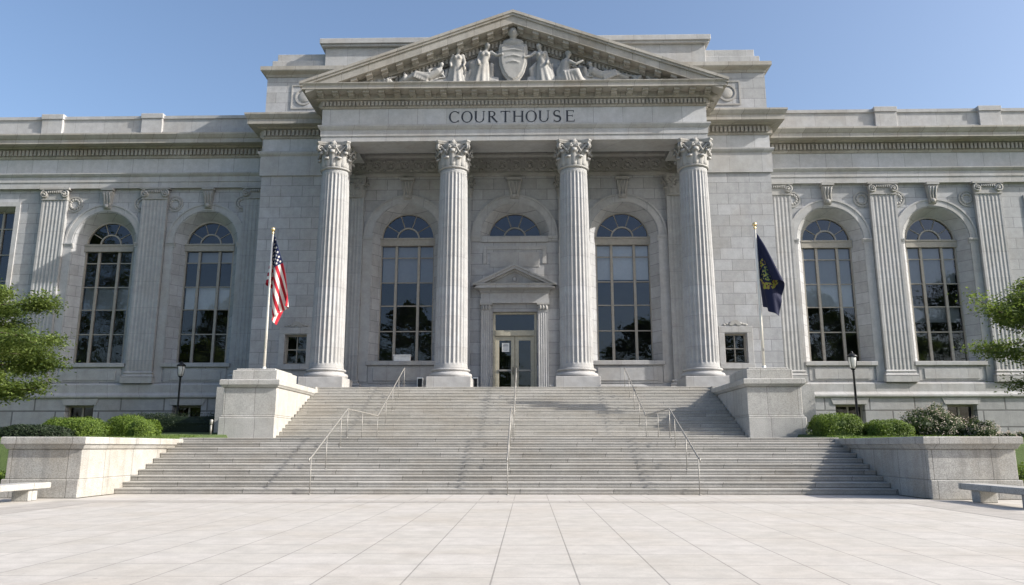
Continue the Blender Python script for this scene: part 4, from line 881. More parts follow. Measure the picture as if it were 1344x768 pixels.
def column_parts():
    m = MB(); prof = []
    zs = [5.36, 5.42, 5.50, 5.62, 5.661] + [5.75 + (15.95 - 5.75) * i / 14 for i in range(15)] + [16.049, 16.1, 16.2, ZC0 + .02]
    for z in zs:
        t = (z - 5.36) / (16.3 - 5.36); r = .875 - .125 * t ** 1.7
        if z < 5.63: r += .05 * (1 - (z - 5.36) / .27) ** 2
        prof.append((r, z))
    seg = NF * 8
    m.lathe(prof, 0, 0, seg, True, lambda a, z: flute(a + 2 * pi / seg * .5, z))
    shaft = m
    b = MB(); b.box(-1.15, 1.15, -1.15, 1.15, PORCH + .002, 4.90)
    bs = MB(); pr = [(1.02, 4.90), (1.10, 4.93), (1.135, 5.02), (1.10, 5.11), (1.02, 5.14), (.985, 5.15), (.955, 5.18), (.94, 5.21), (.96, 5.24), (.985, 5.245), (1.02, 5.26), (1.035, 5.30), (1.02, 5.34), (.965, 5.362), (.93, 5.37)]
    bs.lathe(pr, 0, 0, 64)
    return shaft, b, bs, corinthian(ZC0, ZC1, .765, .93)
sh, pl, bs, cp = column_parts()
col0 = sh.build('column', M['column'], CH)
pl.build('plinth', M['trim'], col0, 0.02); bs.build('base', M['trim'], col0); cp.build('capital', M['carved'], col0)
col0.location = (CX[0], CY, 0)
for x in CX[1:]:
    c = col0.copy(); COL.objects.link(c); c.parent = CH; c.location = (x, CY, 0)
    for ch in list(col0.children):
        d = ch.copy(); COL.objects.link(d); d.parent = c

# matching pilasters on the porch back wall
pc = corinthian(15.95, 17.30, .70, .80)
pc.v = [(x, y * .30, z) for x, y, z in pc.v]
pm = MB(); fluted_panel(pm, 0, .72, -.22, .02, 5.1, 15.98, 6)
pp = pm.build('pilaster', M['column'], CH); pp.location = (-9.72, YB, 0)
pb = MB(); pb.box(-.95, .95, -.50, .02, PORCH + .002, 4.72)
pb.mould([(-.74, 0), (-.74, -.22), (.74, -.22), (.74, 0)], [(0, 4.721), (.16, 4.721), (.19, 4.80), (.15, 4.88), (.06, 4.9), (.05, 4.96), (.10, 5.0), (.08, 5.07), (0, 5.1)])
pb.build('base', M['trim'], pp); cpo = pc.build('capital', M['carved'], pp); cpo.location = (0, -.14, 0)
for x in (-3.32, 3.32, 9.72):
    c = pp.copy(); COL.objects.link(c); c.parent = CH; c.location = (x, YB, 0)
    for ch in list(pp.children):
        d = ch.copy(); COL.objects.link(d); d.parent = c

# ---- porch entablature
EX, EY = 10.62, 39.32
path = [(-EX, YP), (-EX, EY), (EX, EY), (EX, YP)]
ent = MB()
ent.mould(path, [(-1.75, 17.862), (0.0, 17.862), (0.0, 18.16), (.04, 18.165), (.04, 18.50), (.10, 18.56), (.16, 18.66), (.18, 18.70), (.18, 18.78), (.02, 18.80), (-1.75, 18.80)])
E_ = ent.build('entablature', M['trim'], CH)
m = MB(); m.mould(path, [(-1.5, 18.803), (.0, 18.803), (.0, 19.78), (-1.5, 19.78)]); m.build('frieze', M['frieze'], E_)
m = MB(); m.mould(path, [(-1.4, 19.783), (.06, 19.783), (.12, 19.86), (.10, 19.875), (.10, 20.20), (.24, 20.22), (.30, 20.27), (.28, 20.28), (.28, 20.52), (.95, 20.54), (.95, 20.74), (1.0, 20.80), (1.04, 20.84), (1.04, 20.88), (-1.4, 20.90)])
dentil_row(m, path, 0.09, 19.90, 20.15, .125, .085, .14)
for (a, b) in zip(path, path[1:]):                      # scrolled brackets under the corona
    a = Vector(a); b = Vector(b); d = (b - a).normalized(); L = (b - a).length; nr = Vector((d.y, -d.x)); n = max(2, round(L / .835))
    for i in range(n + 1):
        p = a + d * (L * i / n)
        for (o0, o1, z0, z1) in ((.275, .80, 20.42, 20.53), (.275, .62, 20.33, 20.42), (.275, .42, 20.285, 20.33)):
            q = [p + d * .16 + nr * o0, p - d * .16 + nr * o0, p + d * .16 + nr * o1, p - d * .16 + nr * o1]
            m.box(min(v.x for v in q), max(v.x for v in q), min(v.y for v in q), max(v.y for v in q), z0, z1)
m.build('cornice', M['cornice'], E_)
# porch ceiling with a sunk field
m = MB(); m.box(-10.6, 10.6, 41.0, YB + .3, 18.92, 19.2); m.build('porch_ceiling', M['trim'], CH)

# ---- carved name: strokes with thick and thin
def letter_mesh():
    mb = MB(); H = .66; T = .098; t = .042; yf, yb = EY - .014, EY + .02
    def quad(p, q, w0, w1=None):
        w1 = w0 if w1 is None else w1
        d = (Vector(q) - Vector(p)).normalized(); n = Vector((-d.y, d.x))
        a = Vector(p); b = Vector(q)
        mb.prism([tuple(a - n * w0 / 2), tuple(b - n * w1 / 2), tuple(b + n * w1 / 2), tuple(a + n * w0 / 2)], yf, yb)
    def serif(x, z, w=.17): mb.prism([(x - w / 2, z), (x + w / 2, z), (x + w / 2, z + .022), (x - w / 2, z + .022)], yf - .001, yb)
    def ring(cx, cz, ax, az, thk, thn, a0, a1, n=30):
        vs = []; 
        for i in range(n + 1):
            a = a0 + (a1 - a0) * i / n; w = thn + (thk - thn) * abs(cos(a)) ** 1.3
            for k in (0, 1):
                q = 1 - k; x = cx + (ax - k * w) * cos(a); z = cz + (az - k * (thn + (w - thn) * .25)) * sin(a)
                vs.append((x, yf, z)); vs.append((x, yb, z))
        fs = []
        for i in range(n):
            o = i * 4; p = o + 4
            fs += [(o, p, p + 2, o + 2), (o + 1, o + 3, p + 3, p + 1), (o, o + 1, p + 1, p), (o + 2, p + 2, p + 3, o + 3)]
        mb.add(vs, fs)
    z0 = 18.93; z1 = z0 + H
    pos = {}
    cxs = [-3.27 + i * 6.40 / 9 * 1.0 for i in range(10)]
    for ch, x in zip('COURTHOUSE', cxs):
        mb = MB()
        if ch == 'O': ring(x, z0 + H / 2, .315, H / 2 + .012, T, t, 0, 2 * pi, 40)
        elif ch == 'C':
            ring(x + .03, z0 + H / 2, .315, H / 2 + .012, T, t, radians(42), radians(318), 32)
            quad((x + .262, z1 - .16), (x + .262, z1 - .01), .03); quad((x + .262, z0 + .02), (x + .262, z0 + .14), .024)
        elif ch == 'U':
            a = .22; quad((x - a, z1), (x - a, z0 + .22), T); quad((x + a, z1), (x + a, z0 + .22), t)
            ring(x - .013, z0 + .225, a + .036, .235, T * .8, t, pi, 2 * pi, 20); serif(x - a, z1 - .022); serif(x + a, z1 - .022)
        elif ch == 'R':
            a = x - .18; quad((a, z0), (a, z1), T); serif(a, z0); serif(a, z1 - .022)
            ring(a + .12, z1 - .17, .22, .17, T, t, -pi / 2, pi / 2, 16); quad((a, z1 - .02), (a + .13, z1 - .02), t); quad((a, z1 - .325), (a + .13, z1 - .325), t)
            quad((a + .13, z1 - .33), (a + .42, z0 + .0), T, T * .9); serif(a + .43, z0, .12)
        elif ch == 'T':
            quad((x, z0), (x, z1), T); serif(x, z0); quad((x - .26, z1 - .022), (x + .26, z1 - .022), .044)
            for q in (-1, 1): quad((x + q * .255, z1), (x + q * .245, z1 - .12), .03)
        elif ch == 'H':
            for q in (-1, 1): quad((x + q * .22, z0), (x + q * .22, z1), T); serif(x + q * .22, z0); serif(x + q * .22, z1 - .022)
            quad((x - .22, z0 + H * .52), (x + .22, z0 + H * .52), t)
        elif ch == 'S':
            pts = []
            for i in range(13):
                a = radians(35 + i * (245 - 35) / 12 * 1.0); pts.append((x + .165 * cos(a), z1 - .165 + .165 * sin(a)))
            for i in range(1, 14):
                a = radians(75 - i * (75 + 145) / 13); pts.append((x + .185 * cos(a), z0 + .18 + .175 * sin(a)))
            m_ = len(pts)
            for i in range(m_ - 1):
                wt = .5 + .5 * cos((i - m_ / 2 + .5) / (m_ / 2) * pi); quad(pts[i], pts[i + 1], t + (T * 1.05 - t) * wt)
            quad((x + .14, z1 - .13), (x + .15, z1), .026); quad((x - .165, z0 + .14), (x - .175, z0), .026)
        elif ch == 'E':
            a = x - .15; quad((a, z0), (a, z1), T); quad((a, z1 - .02), (a + .36, z1 - .02), t); quad((a, z0 + .02), (a + .39, z0 + .02), t); quad((a, z0 + H * .52), (a + .29, z0 + H * .52), t)
            quad((a + .355, z1), (a + .345, z1 - .12), .03); quad((a + .385, z0), (a + .40, z0 + .13), .03); quad((a + .285, z0 + H * .52 - .07), (a + .285, z0 + H * .52 + .07), .026); serif(a - .02, z0, .12); serif(a - .02, z1 - .022, .12)
        mb.build('letter', M['letter'], E_)
letter_mesh()

# ---- pediment
SL = .358; ZA = 25.14; ZE = ZA - SL * 11.66
m = MB(); 
def rake(mb, y0, y1, d0, d1, xw0, xw1=0.0):
    """sloped band on both sides between depths d0 (upper) and d1 (lower) below the ridge line"""
    for s in (-1, 1):
        pts = [(s * xw0, ZA - SL * xw0 - d1), (0, ZA - d1), (0, ZA - d0), (s * xw0, ZA - SL * xw0 - d0)]
        if s > 0: pts = pts[::-1]
        mb.prism(pts, y0, y1)
XE = EX + 1.04
rake(m, EY - 1.06, YP + .2, 0.0, .16, XE + .02); rake(m, EY - 1.0, YP + .2, .161, .30, XE); rake(m, EY - .92, YP + .2, .301, .74, XE - .3)
PED = m.build('pediment', M['cornice'], CH)
m = MB(); rake(m, EY - .26, YP, .741, 1.06, 9.7); rake(m, EY - .10, YP, 1.061, 1.10, 9.2); rake(m, EY + .0, YP, 1.101, 1.5, 8.6)
x = .5
while x < 8.3:
    for s in (-1, 1):
        zc = ZA - SL * x
        m.prism([(s * x - .06, zc - 1.44 - SL * .06 * -s * s), (s * x + .06, zc - 1.44), (s * x + .06, zc - 1.13), (s * x - .06, zc - 1.13)], EY - .13, EY + .02)
    x += .215
x = .42
while x < 9.6:
    for s in (-1, 1):
        zc = ZA - SL * x
        a, b = (s * x - .165, s * x + .165)
        za = ZA - SL * abs(a); zb = ZA - SL * abs(b)
        m.prism([(a, za - 1.0), (b, zb - 1.0), (b, zb - .76), (a, za - .76)], EY - .56, EY - .25)
        m.prism([(a, za - .90), (b, zb - .90), (b, zb - .742), (a, za - .742)], EY - .80, EY - .561)
    x += .835
m.build('raking_moulding', M['cornice'], PED)
m = MB(); m.prism([(-11.2, 20.89), (11.2, 20.89), (0, 20.89 + 11.2 * SL - .35)], EY + .14, YP); m.build('tympanum', M['frieze'], PED)

# sculpture: each figure one continuous remeshed body
def remesh(mb, name, mat, parent, vox=.045, sm=3):
    o = mb.build(name, mat, parent)
    r = o.modifiers.new('r', 'REMESH'); r.mode = 'VOXEL'; r.voxel_size = vox; r.use_smooth_shade = True
    s_ = o.modifiers.new('s', 'SMOOTH'); s_.iterations = sm; s_.factor = .5
    bpy.context.view_layer.update()
    dg = bpy.context.evaluated_depsgraph_get(); me = bpy.data.meshes.new_from_object(o.evaluated_get(dg))
    o.modifiers.clear(); o.data = me
    if not me.materials: me.materials.append(mat)
    for p in me.polygons: p.use_smooth = True
    return o
FY = EY - .34
def standing(x, h, lean=0.0, face=1, reach=None, name='standing_figure', y=FY):
    """draped standing figure: long pleated skirt, torso, head with hair, two arms"""
    m = MB(); z0 = 20.89; sh_ = h * .80
    def px(z): return x + lean * ((z - z0) / h) ** 1.2 * h
    # skirt with folds
    rings = [(0.0, .215), (.06, .20), (.2, .175), (.36, .15), (.48, .125), (.56, .098)]
    vs = []; seg = 40
    for t, r in rings:
        z = z0 + h * t
        for i in range(seg):
            a = 2 * pi * i / seg; f = 1 + .13 * sin(a * 9 + t * 3) * (1 - t * 1.2)
            vs.append((px(z) + h * r * f * cos(a) * 1.05, y + h * r * f * sin(a) * .72, z))
    fs = [(j * seg + i, j * seg + (i + 1) % seg, (j + 1) * seg + (i + 1) % seg, (j + 1) * seg + i) for j in range(len(rings) - 1) for i in range(seg)]
    fs += [tuple(range(seg - 1, -1, -1)), tuple((len(rings) - 1) * seg + i for i in range(seg))]
    m.add(vs, fs)
    m.ball((px(z0 + h * .52), y, z0 + h * .52), (h * .125, h * .09, h * .10))
    m.ball((px(z0 + h * .70), y, z0 + h * .69), (h * .12, h * .085, h * .13)); m.tube([(px(z0 + h * .5), y, z0 + h * .5), (px(z0 + h * .78), y, z0 + h * .78)], [h * .10, h * .095], 12)
    for q in (-1, 1):
        m.ball((px(z0 + h * .71) + q * h * .05, y - h * .075, z0 + h * .705), h * .045)
        m.ball((px(z0 + sh_) + q * h * .115, y, z0 + sh_ - h * .02), h * .05)
    m.tube([(px(z0 + h * .78), y, z0 + h * .78), (px(z0 + h * .88) + face * .01, y - .02, z0 + h * .88)], h * .042, 10)
    hd = (px(z0 + h * .92) + face * h * .015, y - .05, z0 + h * .925); m.ball(hd, (h * .056, h * .066, h * .075)); m.ball((hd[0] - face * h * .02, hd[1] + h * .03, hd[2] + h * .02), (h * .062, h * .06, h * .062))
    m.ball((hd[0] + face * h * .045, hd[1] - h * .045, hd[2] - .01), (h * .014, h * .018, h * .02))
    for q in (-1, 1):
        s0 = Vector((px(z0 + sh_) + q * h * .12, y, z0 + sh_ - h * .02))
        if reach and q == reach[0]: e = s0 + Vector((q * h * .10, -h * .05, -h * .10)); w_ = e + Vector((q * h * .13, -h * .03, reach[1] * h))
        else: e = s0 + Vector((q * h * .05, -h * .03, -h * .18)); w_ = e + Vector((-q * h * .02, -h * .10, -h * .13))
        m.tube([s0, e, w_], [h * .042, h * .036, h * .026], 10); m.ball(w_, (h * .03, h * .025, h * .04))
    # cloak falling behind
    m.tube([(px(z0 + sh_) - face * h * .10, y + .06, z0 + sh_), (px(z0 + h * .4) - face * h * .17, y + .08, z0 + h * .4), (x - face * h * .22, y + .08, z0 + .05)], [h * .06, h * .08, h * .10], 10, True, .6)
    return remesh(m, name, M['carved'], PED)
def seated(x, h, face, name='seated_figure', y=FY):
    m = MB(); z0 = 20.89
    hip = Vector((x - face * h * .12, y, z0 + h * .24)); knee = hip + Vector((face * h * .30, -h * .10, h * .04)); foot = knee + Vector((face * h * .10, 0, -h * .27))
    m.tube([hip, knee, foot], [h * .15, h * .115, h * .08], 12); m.tube([hip + Vector((0, .05, -.05)), knee + Vector((-face * .1, .2, -.15)), foot + Vector((face * h * .12, .12, .02))], [h * .15, h * .12, h * .07], 12)
    m.ball((hip.x, y, z0 + h * .14), (h * .24, h * .15, h * .16))
    ch_ = hip + Vector((face * h * .05, 0, h * .34)); m.tube([hip, (hip + ch_) / 2, ch_], [h * .13, h * .115, h * .125], 14); m.ball(ch_, (h * .14, h * .10, h * .11))
    hd = ch_ + Vector((face * h * .07, -.05, h * .22)); m.tube([ch_, hd], h * .05, 10); m.ball(hd, (h * .065, h * .07, h * .085)); m.ball(hd + Vector((-face * h * .025, .04, h * .03)), h * .068)
    m.ball(hd + Vector((face * h * .06, -.03, -.01)), h * .018)
    s0 = ch_ + Vector((face * h * .06, -h * .09, .02)); m.tube([s0, s0 + Vector((face * h * .16, -h * .06, -h * .12)), s0 + Vector((face * h * .34, -h * .05, -h * .02))], [h * .05, h * .04, h * .03], 10)
    s1 = ch_ + Vector((-face * h * .10, .02, .0)); m.tube([s1, s1 + Vector((-face * h * .10, 0, -h * .20)), s1 + Vector((-face * h * .10, -.05, -h * .42))], [h * .05, h * .042, h * .03], 10)
    for i in range(5):
        t = i / 4; m.tube([hip + Vector((face * h * .3 * t, -h * .16, h * .06 - .03 * i)), hip + Vector((face * h * (.3 * t + .06), -h * .14, -h * .2))], [h * .03, h * .045], 6)
    return remesh(m, name, M['carved'], PED)
def reclining(x, L, face, name='reclining_figure', y=FY):
    """face = direction of the feet"""
    m = MB(); z0 = 21.12
    m.ball((x + face * L * .1, y + .06, 20.98), (L * .62, .22, .26))
    hip = Vector((x, y, z0 + L * .12)); knee = hip + Vector((face * L * .27, -.05, L * .10)); foot = hip + Vector((face * L * .56, 0, -L * .06))
    m.tube([hip, knee, foot], [L * .105, L * .075, L * .04], 12); m.tube([hip + Vector((0, .1, 0)), hip + Vector((face * L * .28, .14, -.02)), foot + Vector((face * L * .05, .1, 0))], [L * .10, L * .08, L * .04], 12)
    ch_ = hip + Vector((-face * L * .24, 0, L * .15)); m.tube([hip, ch_], [L * .095, L * .105], 12); m.ball(ch_, (L * .11, L * .09, L * .09))
    hd = ch_ + Vector((-face * L * .05, -.04, L * .16)); m.tube([ch_, hd], L * .04, 8); m.ball(hd, (L * .052, L * .055, L * .065)); m.ball(hd + Vector((face * .0, .04, .03)), L * .055)
    el = ch_ + Vector((-face * L * .14, -.05, -L * .16)); m.tube([ch_, el, el + Vector((face * L * .16, -.1, -.03))], [L * .042, L * .034, L * .026], 8)
    a2 = ch_ + Vector((face * L * .06, -.12, -.02)); m.tube([a2, a2 + Vector((face * L * .12, -.06, -L * .06)), knee + Vector((-.02, -.06, .06))], [L * .04, L * .03, L * .024], 8)
    for i in range(6):
        t = i / 5; p = hip + (knee - hip) * t; m.tube([p + Vector((0, -.14, .06)), p + Vector((face * .12, -.16, -L * .12))], [L * .02, L * .035], 6)
    m.ball((x - face * L * .05, y + .05, z0), (L * .5, .2, L * .05))
    return remesh(m, name, M['carved'], PED)
for side in (-1, 1):                     # broken relief of drapery and foliage along the base
    m = MB(); chance = random.Random(5 + side)
    for i in range(34):
        x = side * chance.uniform(0.9, 8.2); high = max(0.16, (8.7 - abs(x)) * 0.19)
        m.tube([(x, FY + 0.15, 21.1), (x + chance.uniform(-0.25, 0.25), FY + chance.uniform(-0.05, 0.2), 21.15 + high * chance.uniform(0.5, 1.0)), (x + chance.uniform(-0.5, 0.5), FY + 0.2, 21.2 + high * chance.uniform(0.6, 1.3))], [0.17, 0.12, 0.06], 8)
    m.tube([(side * 0.8, FY + 0.22, 21.2), (side * 4.5, FY + 0.2, 21.2), (side * 8.0, FY + 0.25, 21.0)], [0.34, 0.32, 0.12], 8)
    remesh(m, 'relief_foliage', M['carved'], PED, 0.04, 1)
standing(-1.85, 2.62, .17, 1, (1, .02)); standing(1.80, 2.55, -.15, -1, (-1, -.04)); standing(-3.1, 2.36, .01, 1, None)
seated(3.1, 2.35, 1)
reclining(-4.7, 2.5, -1); reclining(4.95, 2.4, 1)
for q, xx in ((-1, -3.75), (1, 4.0), (-1, -6.2), (1, 6.6)):
    m = MB()                                                 # scrolls between and beyond the figures
    for i in range(4): spiral(m, xx + q * (i * .28 - .3), FY + .1, 21.18 - .04 * i, .20 - .02 * i, .06, .1, q)
    m.ball((xx, FY + .12, 21.05), (.6, .18, .24))
    remesh(m, 'carved_scroll', M['carved'], PED, .035, 2)
# shield with a bust above
m = MB(); n = 26; prof = [(-.78, 23.35), (-.82, 22.9), (-.78, 22.2), (-.60, 21.6), (-.33, 21.2), (0, 20.98), (.33, 21.2), (.60, 21.6), (.78, 22.2), (.82, 22.9), (.78, 23.35), (.4, 23.42), (0, 23.36), (-.4, 23.42)]
m.prism(prof, FY - .14, FY + .1)
cxz = (0, 22.3); inner = [((x - 0) * .82, (z - 22.3) * .84 + 22.3) for x, z in prof]; m.prism(inner, FY - .22, FY - .1)
for i in range(3): m.tube([(-.55 + .1 * i, FY - .22, 22.9 - .35 * i), (0, FY - .26, 23.0 - .35 * i), (.55 - .1 * i, FY - .22, 22.9 - .35 * i)], .035, 6)
m.ball((0, FY - .02, 23.5), (.62, .2, .26)); m.tube([(0, FY - .05, 23.5), (0, FY - .10, 23.85)], .17, 10)
m.ball((0, FY - .16, 24.02), (.27, .26, .34)); m.ball((0, FY - .05, 24.12), (.30, .26, .30)); m.ball((0, FY - .42, 23.98), (.05, .07, .08))
for q in (-1, 1): m.ball((q * .27, FY - .12, 24.0), (.06, .08, .1)); m.ball((q * .1, FY - .39, 24.08), (.05, .03, .03))
for q in (-1, 1):
    for i in range(5): m.ball((q * (.25 + .17 * i), FY - .05, 21.0 + .03 * i), (.13, .12, .12))
remesh(m, 'shield', M['carved'], PED, .04, 2)

# ---- entrance
m = MB()
for q in (-1, 1):
    m.box(q * 1.29, q * 2.0, YB - .20, YB + .02, PORCH + .002, 4.66)
    fluted_panel(m, q * 1.645, .29, YB - .24, YB + .02, 4.66, 9.0, 4)
    m.box(q * 1.33, q * 1.96, YB - .26, YB + .02, 9.0, 9.08)
m.box(-2.0, 2.0, YB - .25, YB + .02, 9.52, 9.78); m.box(-1.96, 1.96, YB - .22, YB + .02, 9.782, 10.12)
DS = m.build('door_surround', M['trim'], CH)
m = MB()
for q in (-1, 1):
    m.box(q * 1.35, q * 1.94, YB - .27, YB + .02, 9.082, 9.40); m.box(q * 1.29, q * 2.0, YB - .33, YB + .02, 9.40, 9.517)
    for i in (-1, 0, 1): m.ball((q * 1.645 + i * .17, YB - .29, 9.24), (.09, .08, .15), 8, 6)
m.build('capital', M['carved'], DS)
m = MB(); pth = [(-1.96, YB), (-1.96, YB - .22), (1.96, YB - .22), (1.96, YB)]
m.mould(pth, [(-.1, 10.122), (.06, 10.122), (.06, 10.26), (.12, 10.30), (.12, 10.34), (.38, 10.36), (.38, 10.50), (.44, 10.58), (.44, 10.62), (-.1, 10.63)])
dentil_row(m, pth[1:3], .05, 10.15, 10.25, .05, .04, .06)
sl2 = .475
for s in (-1, 1):
    for (y0, y1, d0, d1) in ((YB - .68, YB, 0, .11), (YB - .60, YB, .111, .27), (YB - .36, YB, .271, .40)):
        w2 = 2.42 if d0 == 0 else 2.34 if d0 < .2 else 2.0
        p = [(s * w2, 11.76 - sl2 * w2 - d1), (0, 11.76 - d1), (0, 11.76 - d0), (s * w2, 11.76 - sl2 * w2 - d0)]
        m.prism(p if s < 0 else p[::-1], y0, y1)
m.prism([(-1.9, 10.6), (1.9, 10.6), (0, 11.45)], YB - .24, YB)
m.arcband(0, 10.92, .17, .23, YB - .32, YB - .23, 0, 2 * pi, 18); m.ball((0, YB - .24, 10.92), (.15, .06, .15), 10, 6)
m.build('door_pediment', M['trim'], DS)
# frame, transom light and two leaves
yd = YB + .25
m = MB()
for q in (-1, 1): m.box(q * 1.13, q * 1.265, yd - .05, yd + .15, PORCH + .002, 9.04)
m.box(-1.13, 1.13, yd - .05, yd + .15, 8.92, 9.04); m.box(-1.13, 1.13, yd - .09, yd + .15, 7.66, 7.98)
DF = m.build('door_frame', M['door'], CH, 0.01)
g = MB(); g.add([(-1.13, yd + .05, 7.98), (1.13, yd + .05, 7.98), (1.13, yd + .05, 8.92), (-1.13, yd + .05, 8.92)], [(0, 1, 2, 3)]); g.build('transom_light', M['glass'], DF, fix=False)
for q in (-1, 1):
    m = MB(); x0, x1 = sorted((q * .012, q * 1.12)); yy = yd + .01
    m.box(x0, x0 + .21, yy, yy + .07, PORCH + .03, 7.65); m.box(x1 - .21, x1, yy, yy + .07, PORCH + .03, 7.65)
    m.box(x0 + .21, x1 - .21, yy, yy + .07, PORCH + .03, 4.70); m.box(x0 + .21, x1 - .21, yy, yy + .07, 7.40, 7.65); 
    D = m.build('door', M['door'], CH, 0.008)
    g = MB(); g.add([(x0 + .21, yy + .035, 4.70), (x1 - .21, yy + .035, 4.70), (x1 - .21, yy + .035, 7.40), (x0 + .21, yy + .035, 7.40)], [(0, 1, 2, 3)]); g.build('glazing', M['glass'], D, fix=False)
    h = MB(); h.box(x0 + .16, x1 - .16, yy - .05, yy + .03, 5.62, 5.72); h.build('push_bar', M['steel'], D)
    h = MB(); xx = q * .10; h.tube([(xx, yy - .005, 5.45), (xx, yy - .10, 5.47), (xx, yy - .10, 5.85), (xx, yy - .005, 5.87)], .022, 8); h.build('handle', M['iron'], D)

# ---- floors, roof and dark rooms behind the glass
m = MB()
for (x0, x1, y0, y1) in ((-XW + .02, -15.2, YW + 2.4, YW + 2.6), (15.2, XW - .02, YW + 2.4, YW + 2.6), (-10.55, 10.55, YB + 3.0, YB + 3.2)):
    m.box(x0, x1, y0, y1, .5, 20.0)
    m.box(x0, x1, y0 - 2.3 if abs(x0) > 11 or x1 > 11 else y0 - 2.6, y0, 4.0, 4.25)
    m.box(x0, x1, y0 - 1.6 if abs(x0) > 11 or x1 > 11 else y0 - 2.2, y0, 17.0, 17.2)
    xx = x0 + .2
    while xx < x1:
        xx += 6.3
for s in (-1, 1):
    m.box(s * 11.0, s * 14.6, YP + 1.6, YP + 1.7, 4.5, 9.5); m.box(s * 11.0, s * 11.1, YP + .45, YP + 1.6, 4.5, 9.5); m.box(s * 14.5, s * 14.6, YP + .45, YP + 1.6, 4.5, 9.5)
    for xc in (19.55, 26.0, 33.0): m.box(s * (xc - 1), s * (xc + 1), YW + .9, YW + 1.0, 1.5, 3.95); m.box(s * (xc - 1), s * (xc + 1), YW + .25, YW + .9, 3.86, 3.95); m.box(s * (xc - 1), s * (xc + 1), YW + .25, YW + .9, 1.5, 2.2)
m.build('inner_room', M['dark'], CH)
m = MB(); m.box(-XW, -14.9, YW + .4, YW + 16, 20.6, 20.8); m.box(14.9, XW, YW + .4, YW + 16, 20.6, 20.8); m.box(-XW, XW, YW + 15.8, YW + 16, .3, 20.6); m.build('roof', M['roof'], CH)
# ================================================================== THINGS ON THE STEPS AND PORCH
def pedestal(s):
    t = thing('flag_pedestal', 'sunlit granite pedestal carrying the striped flag, left of the upper steps' if s < 0 else 'granite pedestal carrying the navy flag, shading the upper steps', 'pedestal', (0, 0, 0), 'flagpole pedestals flanking the upper steps')
    a, b_ = 9.985, 12.35; z = LAND + .004; y0 = 32.5; y1 = 38.44
    def bx(m, i0, i1, ya, yb, za, zb): m.box(s * i0, s * i1, ya, yb, za, zb)
    m = MB(); bx(m, a, b_ + .05, y0, y1, z, 2.60); bx(m, a + .012, b_ - .02, y0 + .05, y1, 2.601, 2.68); m.build('plinth', M['granite'], t, .025)
    m = MB(); bx(m, a + .012, b_ - .06, y0 + .08, y1, 2.682, 3.86); m.build('shaft', M['granite'], t, .02)
    m = MB(); i = s * (a + .012); o = s * (b_ - .06)
    pth = [(i, y1), (i, y0 + .08), (o, y0 + .08), (o, y1)]
    if s < 0: pth = [(o, y1), (o, y0 + .08), (i, y0 + .08), (i, y1)]
    m.mould(pth, [(-.9, 3.862), (.05, 3.862), (.10, 3.93), (.13, 3.96), (.15, 3.97), (.15, 4.17), (.12, 4.20), (-.9, 4.22)])
    bx(m, a + .8, b_ - .8, y0 + .8, y1, 3.9, 4.21); m.build('coping', M['granite'], t, .012)
    m = MB(); bx(m, a + .10, b_ - .32, y0 + .25, y0 + 3.1, 4.20, 4.62); bx(m, a + .22, b_ - .44, y0 + .37, y0 + 2.8, 4.62, 4.70); m.build('block', M['granite'], t, .02)
    return t
def planter(s):
    t = thing('planter_wall', 'bright granite planter wall with sunlit inner face, left of the lower steps' if s < 0 else 'stained granite planter wall throwing a shadow on the lower steps', 'planter', (0, 0, 0), 'planter walls beside the lower steps')
    a, b_ = 11.37, (13.72 if s > 0 else 13.45); y0, y1 = 20.9, 27.4
    def bx(m, i0, i1, ya, yb, za, zb): m.box(s * i0, s * i1, ya, yb, za, zb)
    m = MB(); bx(m, a, b_ + .06, y0, y1, 0.0, .50); m.build('plinth', M['planter'], t, .02)
    m = MB(); bx(m, a + .01, b_ - .02, y0 + .05, y1, .502, 1.30); m.build('body', M['planter'], t, .015)
    m = MB(); i = s * (a + .01); o = s * (b_ - .02)
    pth = [(i, y1), (i, y0 + .05), (o, y0 + .05), (o, y1)] if s > 0 else [(o, y1), (o, y0 + .05), (i, y0 + .05), (i, y1)]
    m.mould(pth, [(-.5, 1.302), (.04, 1.302), (.06, 1.34), (.10, 1.42), (.11, 1.43), (.15, 1.435), (.15, 1.61), (.13, 1.63), (-.5, 1.635)])
    m.build('coping', M['planter'], t, .01)
    m = MB(); bx(m, a + .45, b_ - .45, y0 + .45, y1, 1.3, 1.60); m.build('soil', M['soil'], t)
    return t
for s in (-1, 1): pedestal(s); planter(s)

def pole(s, x, y, z0, z1, cat_label):
    t = thing('flagpole', cat_label, 'flagpole', (x, y, z0), 'flagpoles on the pedestals'); h = z1 - z0
    m = MB(); m.lathe([(.062, 0), (.060, h * .3), (.050, h * .7), (.036, h - .12)], 0, 0, 16); p = m.build('shaft', M['polepaint'], t)
    m = MB(); m.lathe([(.16, 0.001), (.16, .04), (.10, .07), (.085, .16), (.066, .2)], 0, 0, 18); m.build('base_collar', M['polepaint'], t)
    m = MB(); m.lathe([(.05, h - .12), (.06, h - .10), (.06, h - .03), (.03, h), (.03, h + .03)], 0, 0, 12); m.ball((0, 0, h + .11), .10); m.build('finial', M['gold'], t)
    m = MB(); m.tube([(.055, -.05, .9), (.05, -.06, h * .5), (.035, -.045, h - .1)], .006, 5); m.build('halyard', M['white'], t)
    m = MB(); m.box(-.02, .02, -.13, -.05, .85, .95); m.tube([(0, -.10, .82), (0, -.12, .9), (0, -.10, .98)], .012, 6); m.build('cleat', M['steel'], t)
    return t
PX, PY = 11.1, 34.0
pole(-1, -PX, PY, 4.70, 11.2, 'slim pale flagpole on the left pedestal, flying the red and white striped flag')
pole(1, PX + .12, PY, 4.70, 11.3, 'slim pale flagpole on the right pedestal, flying the navy flag')

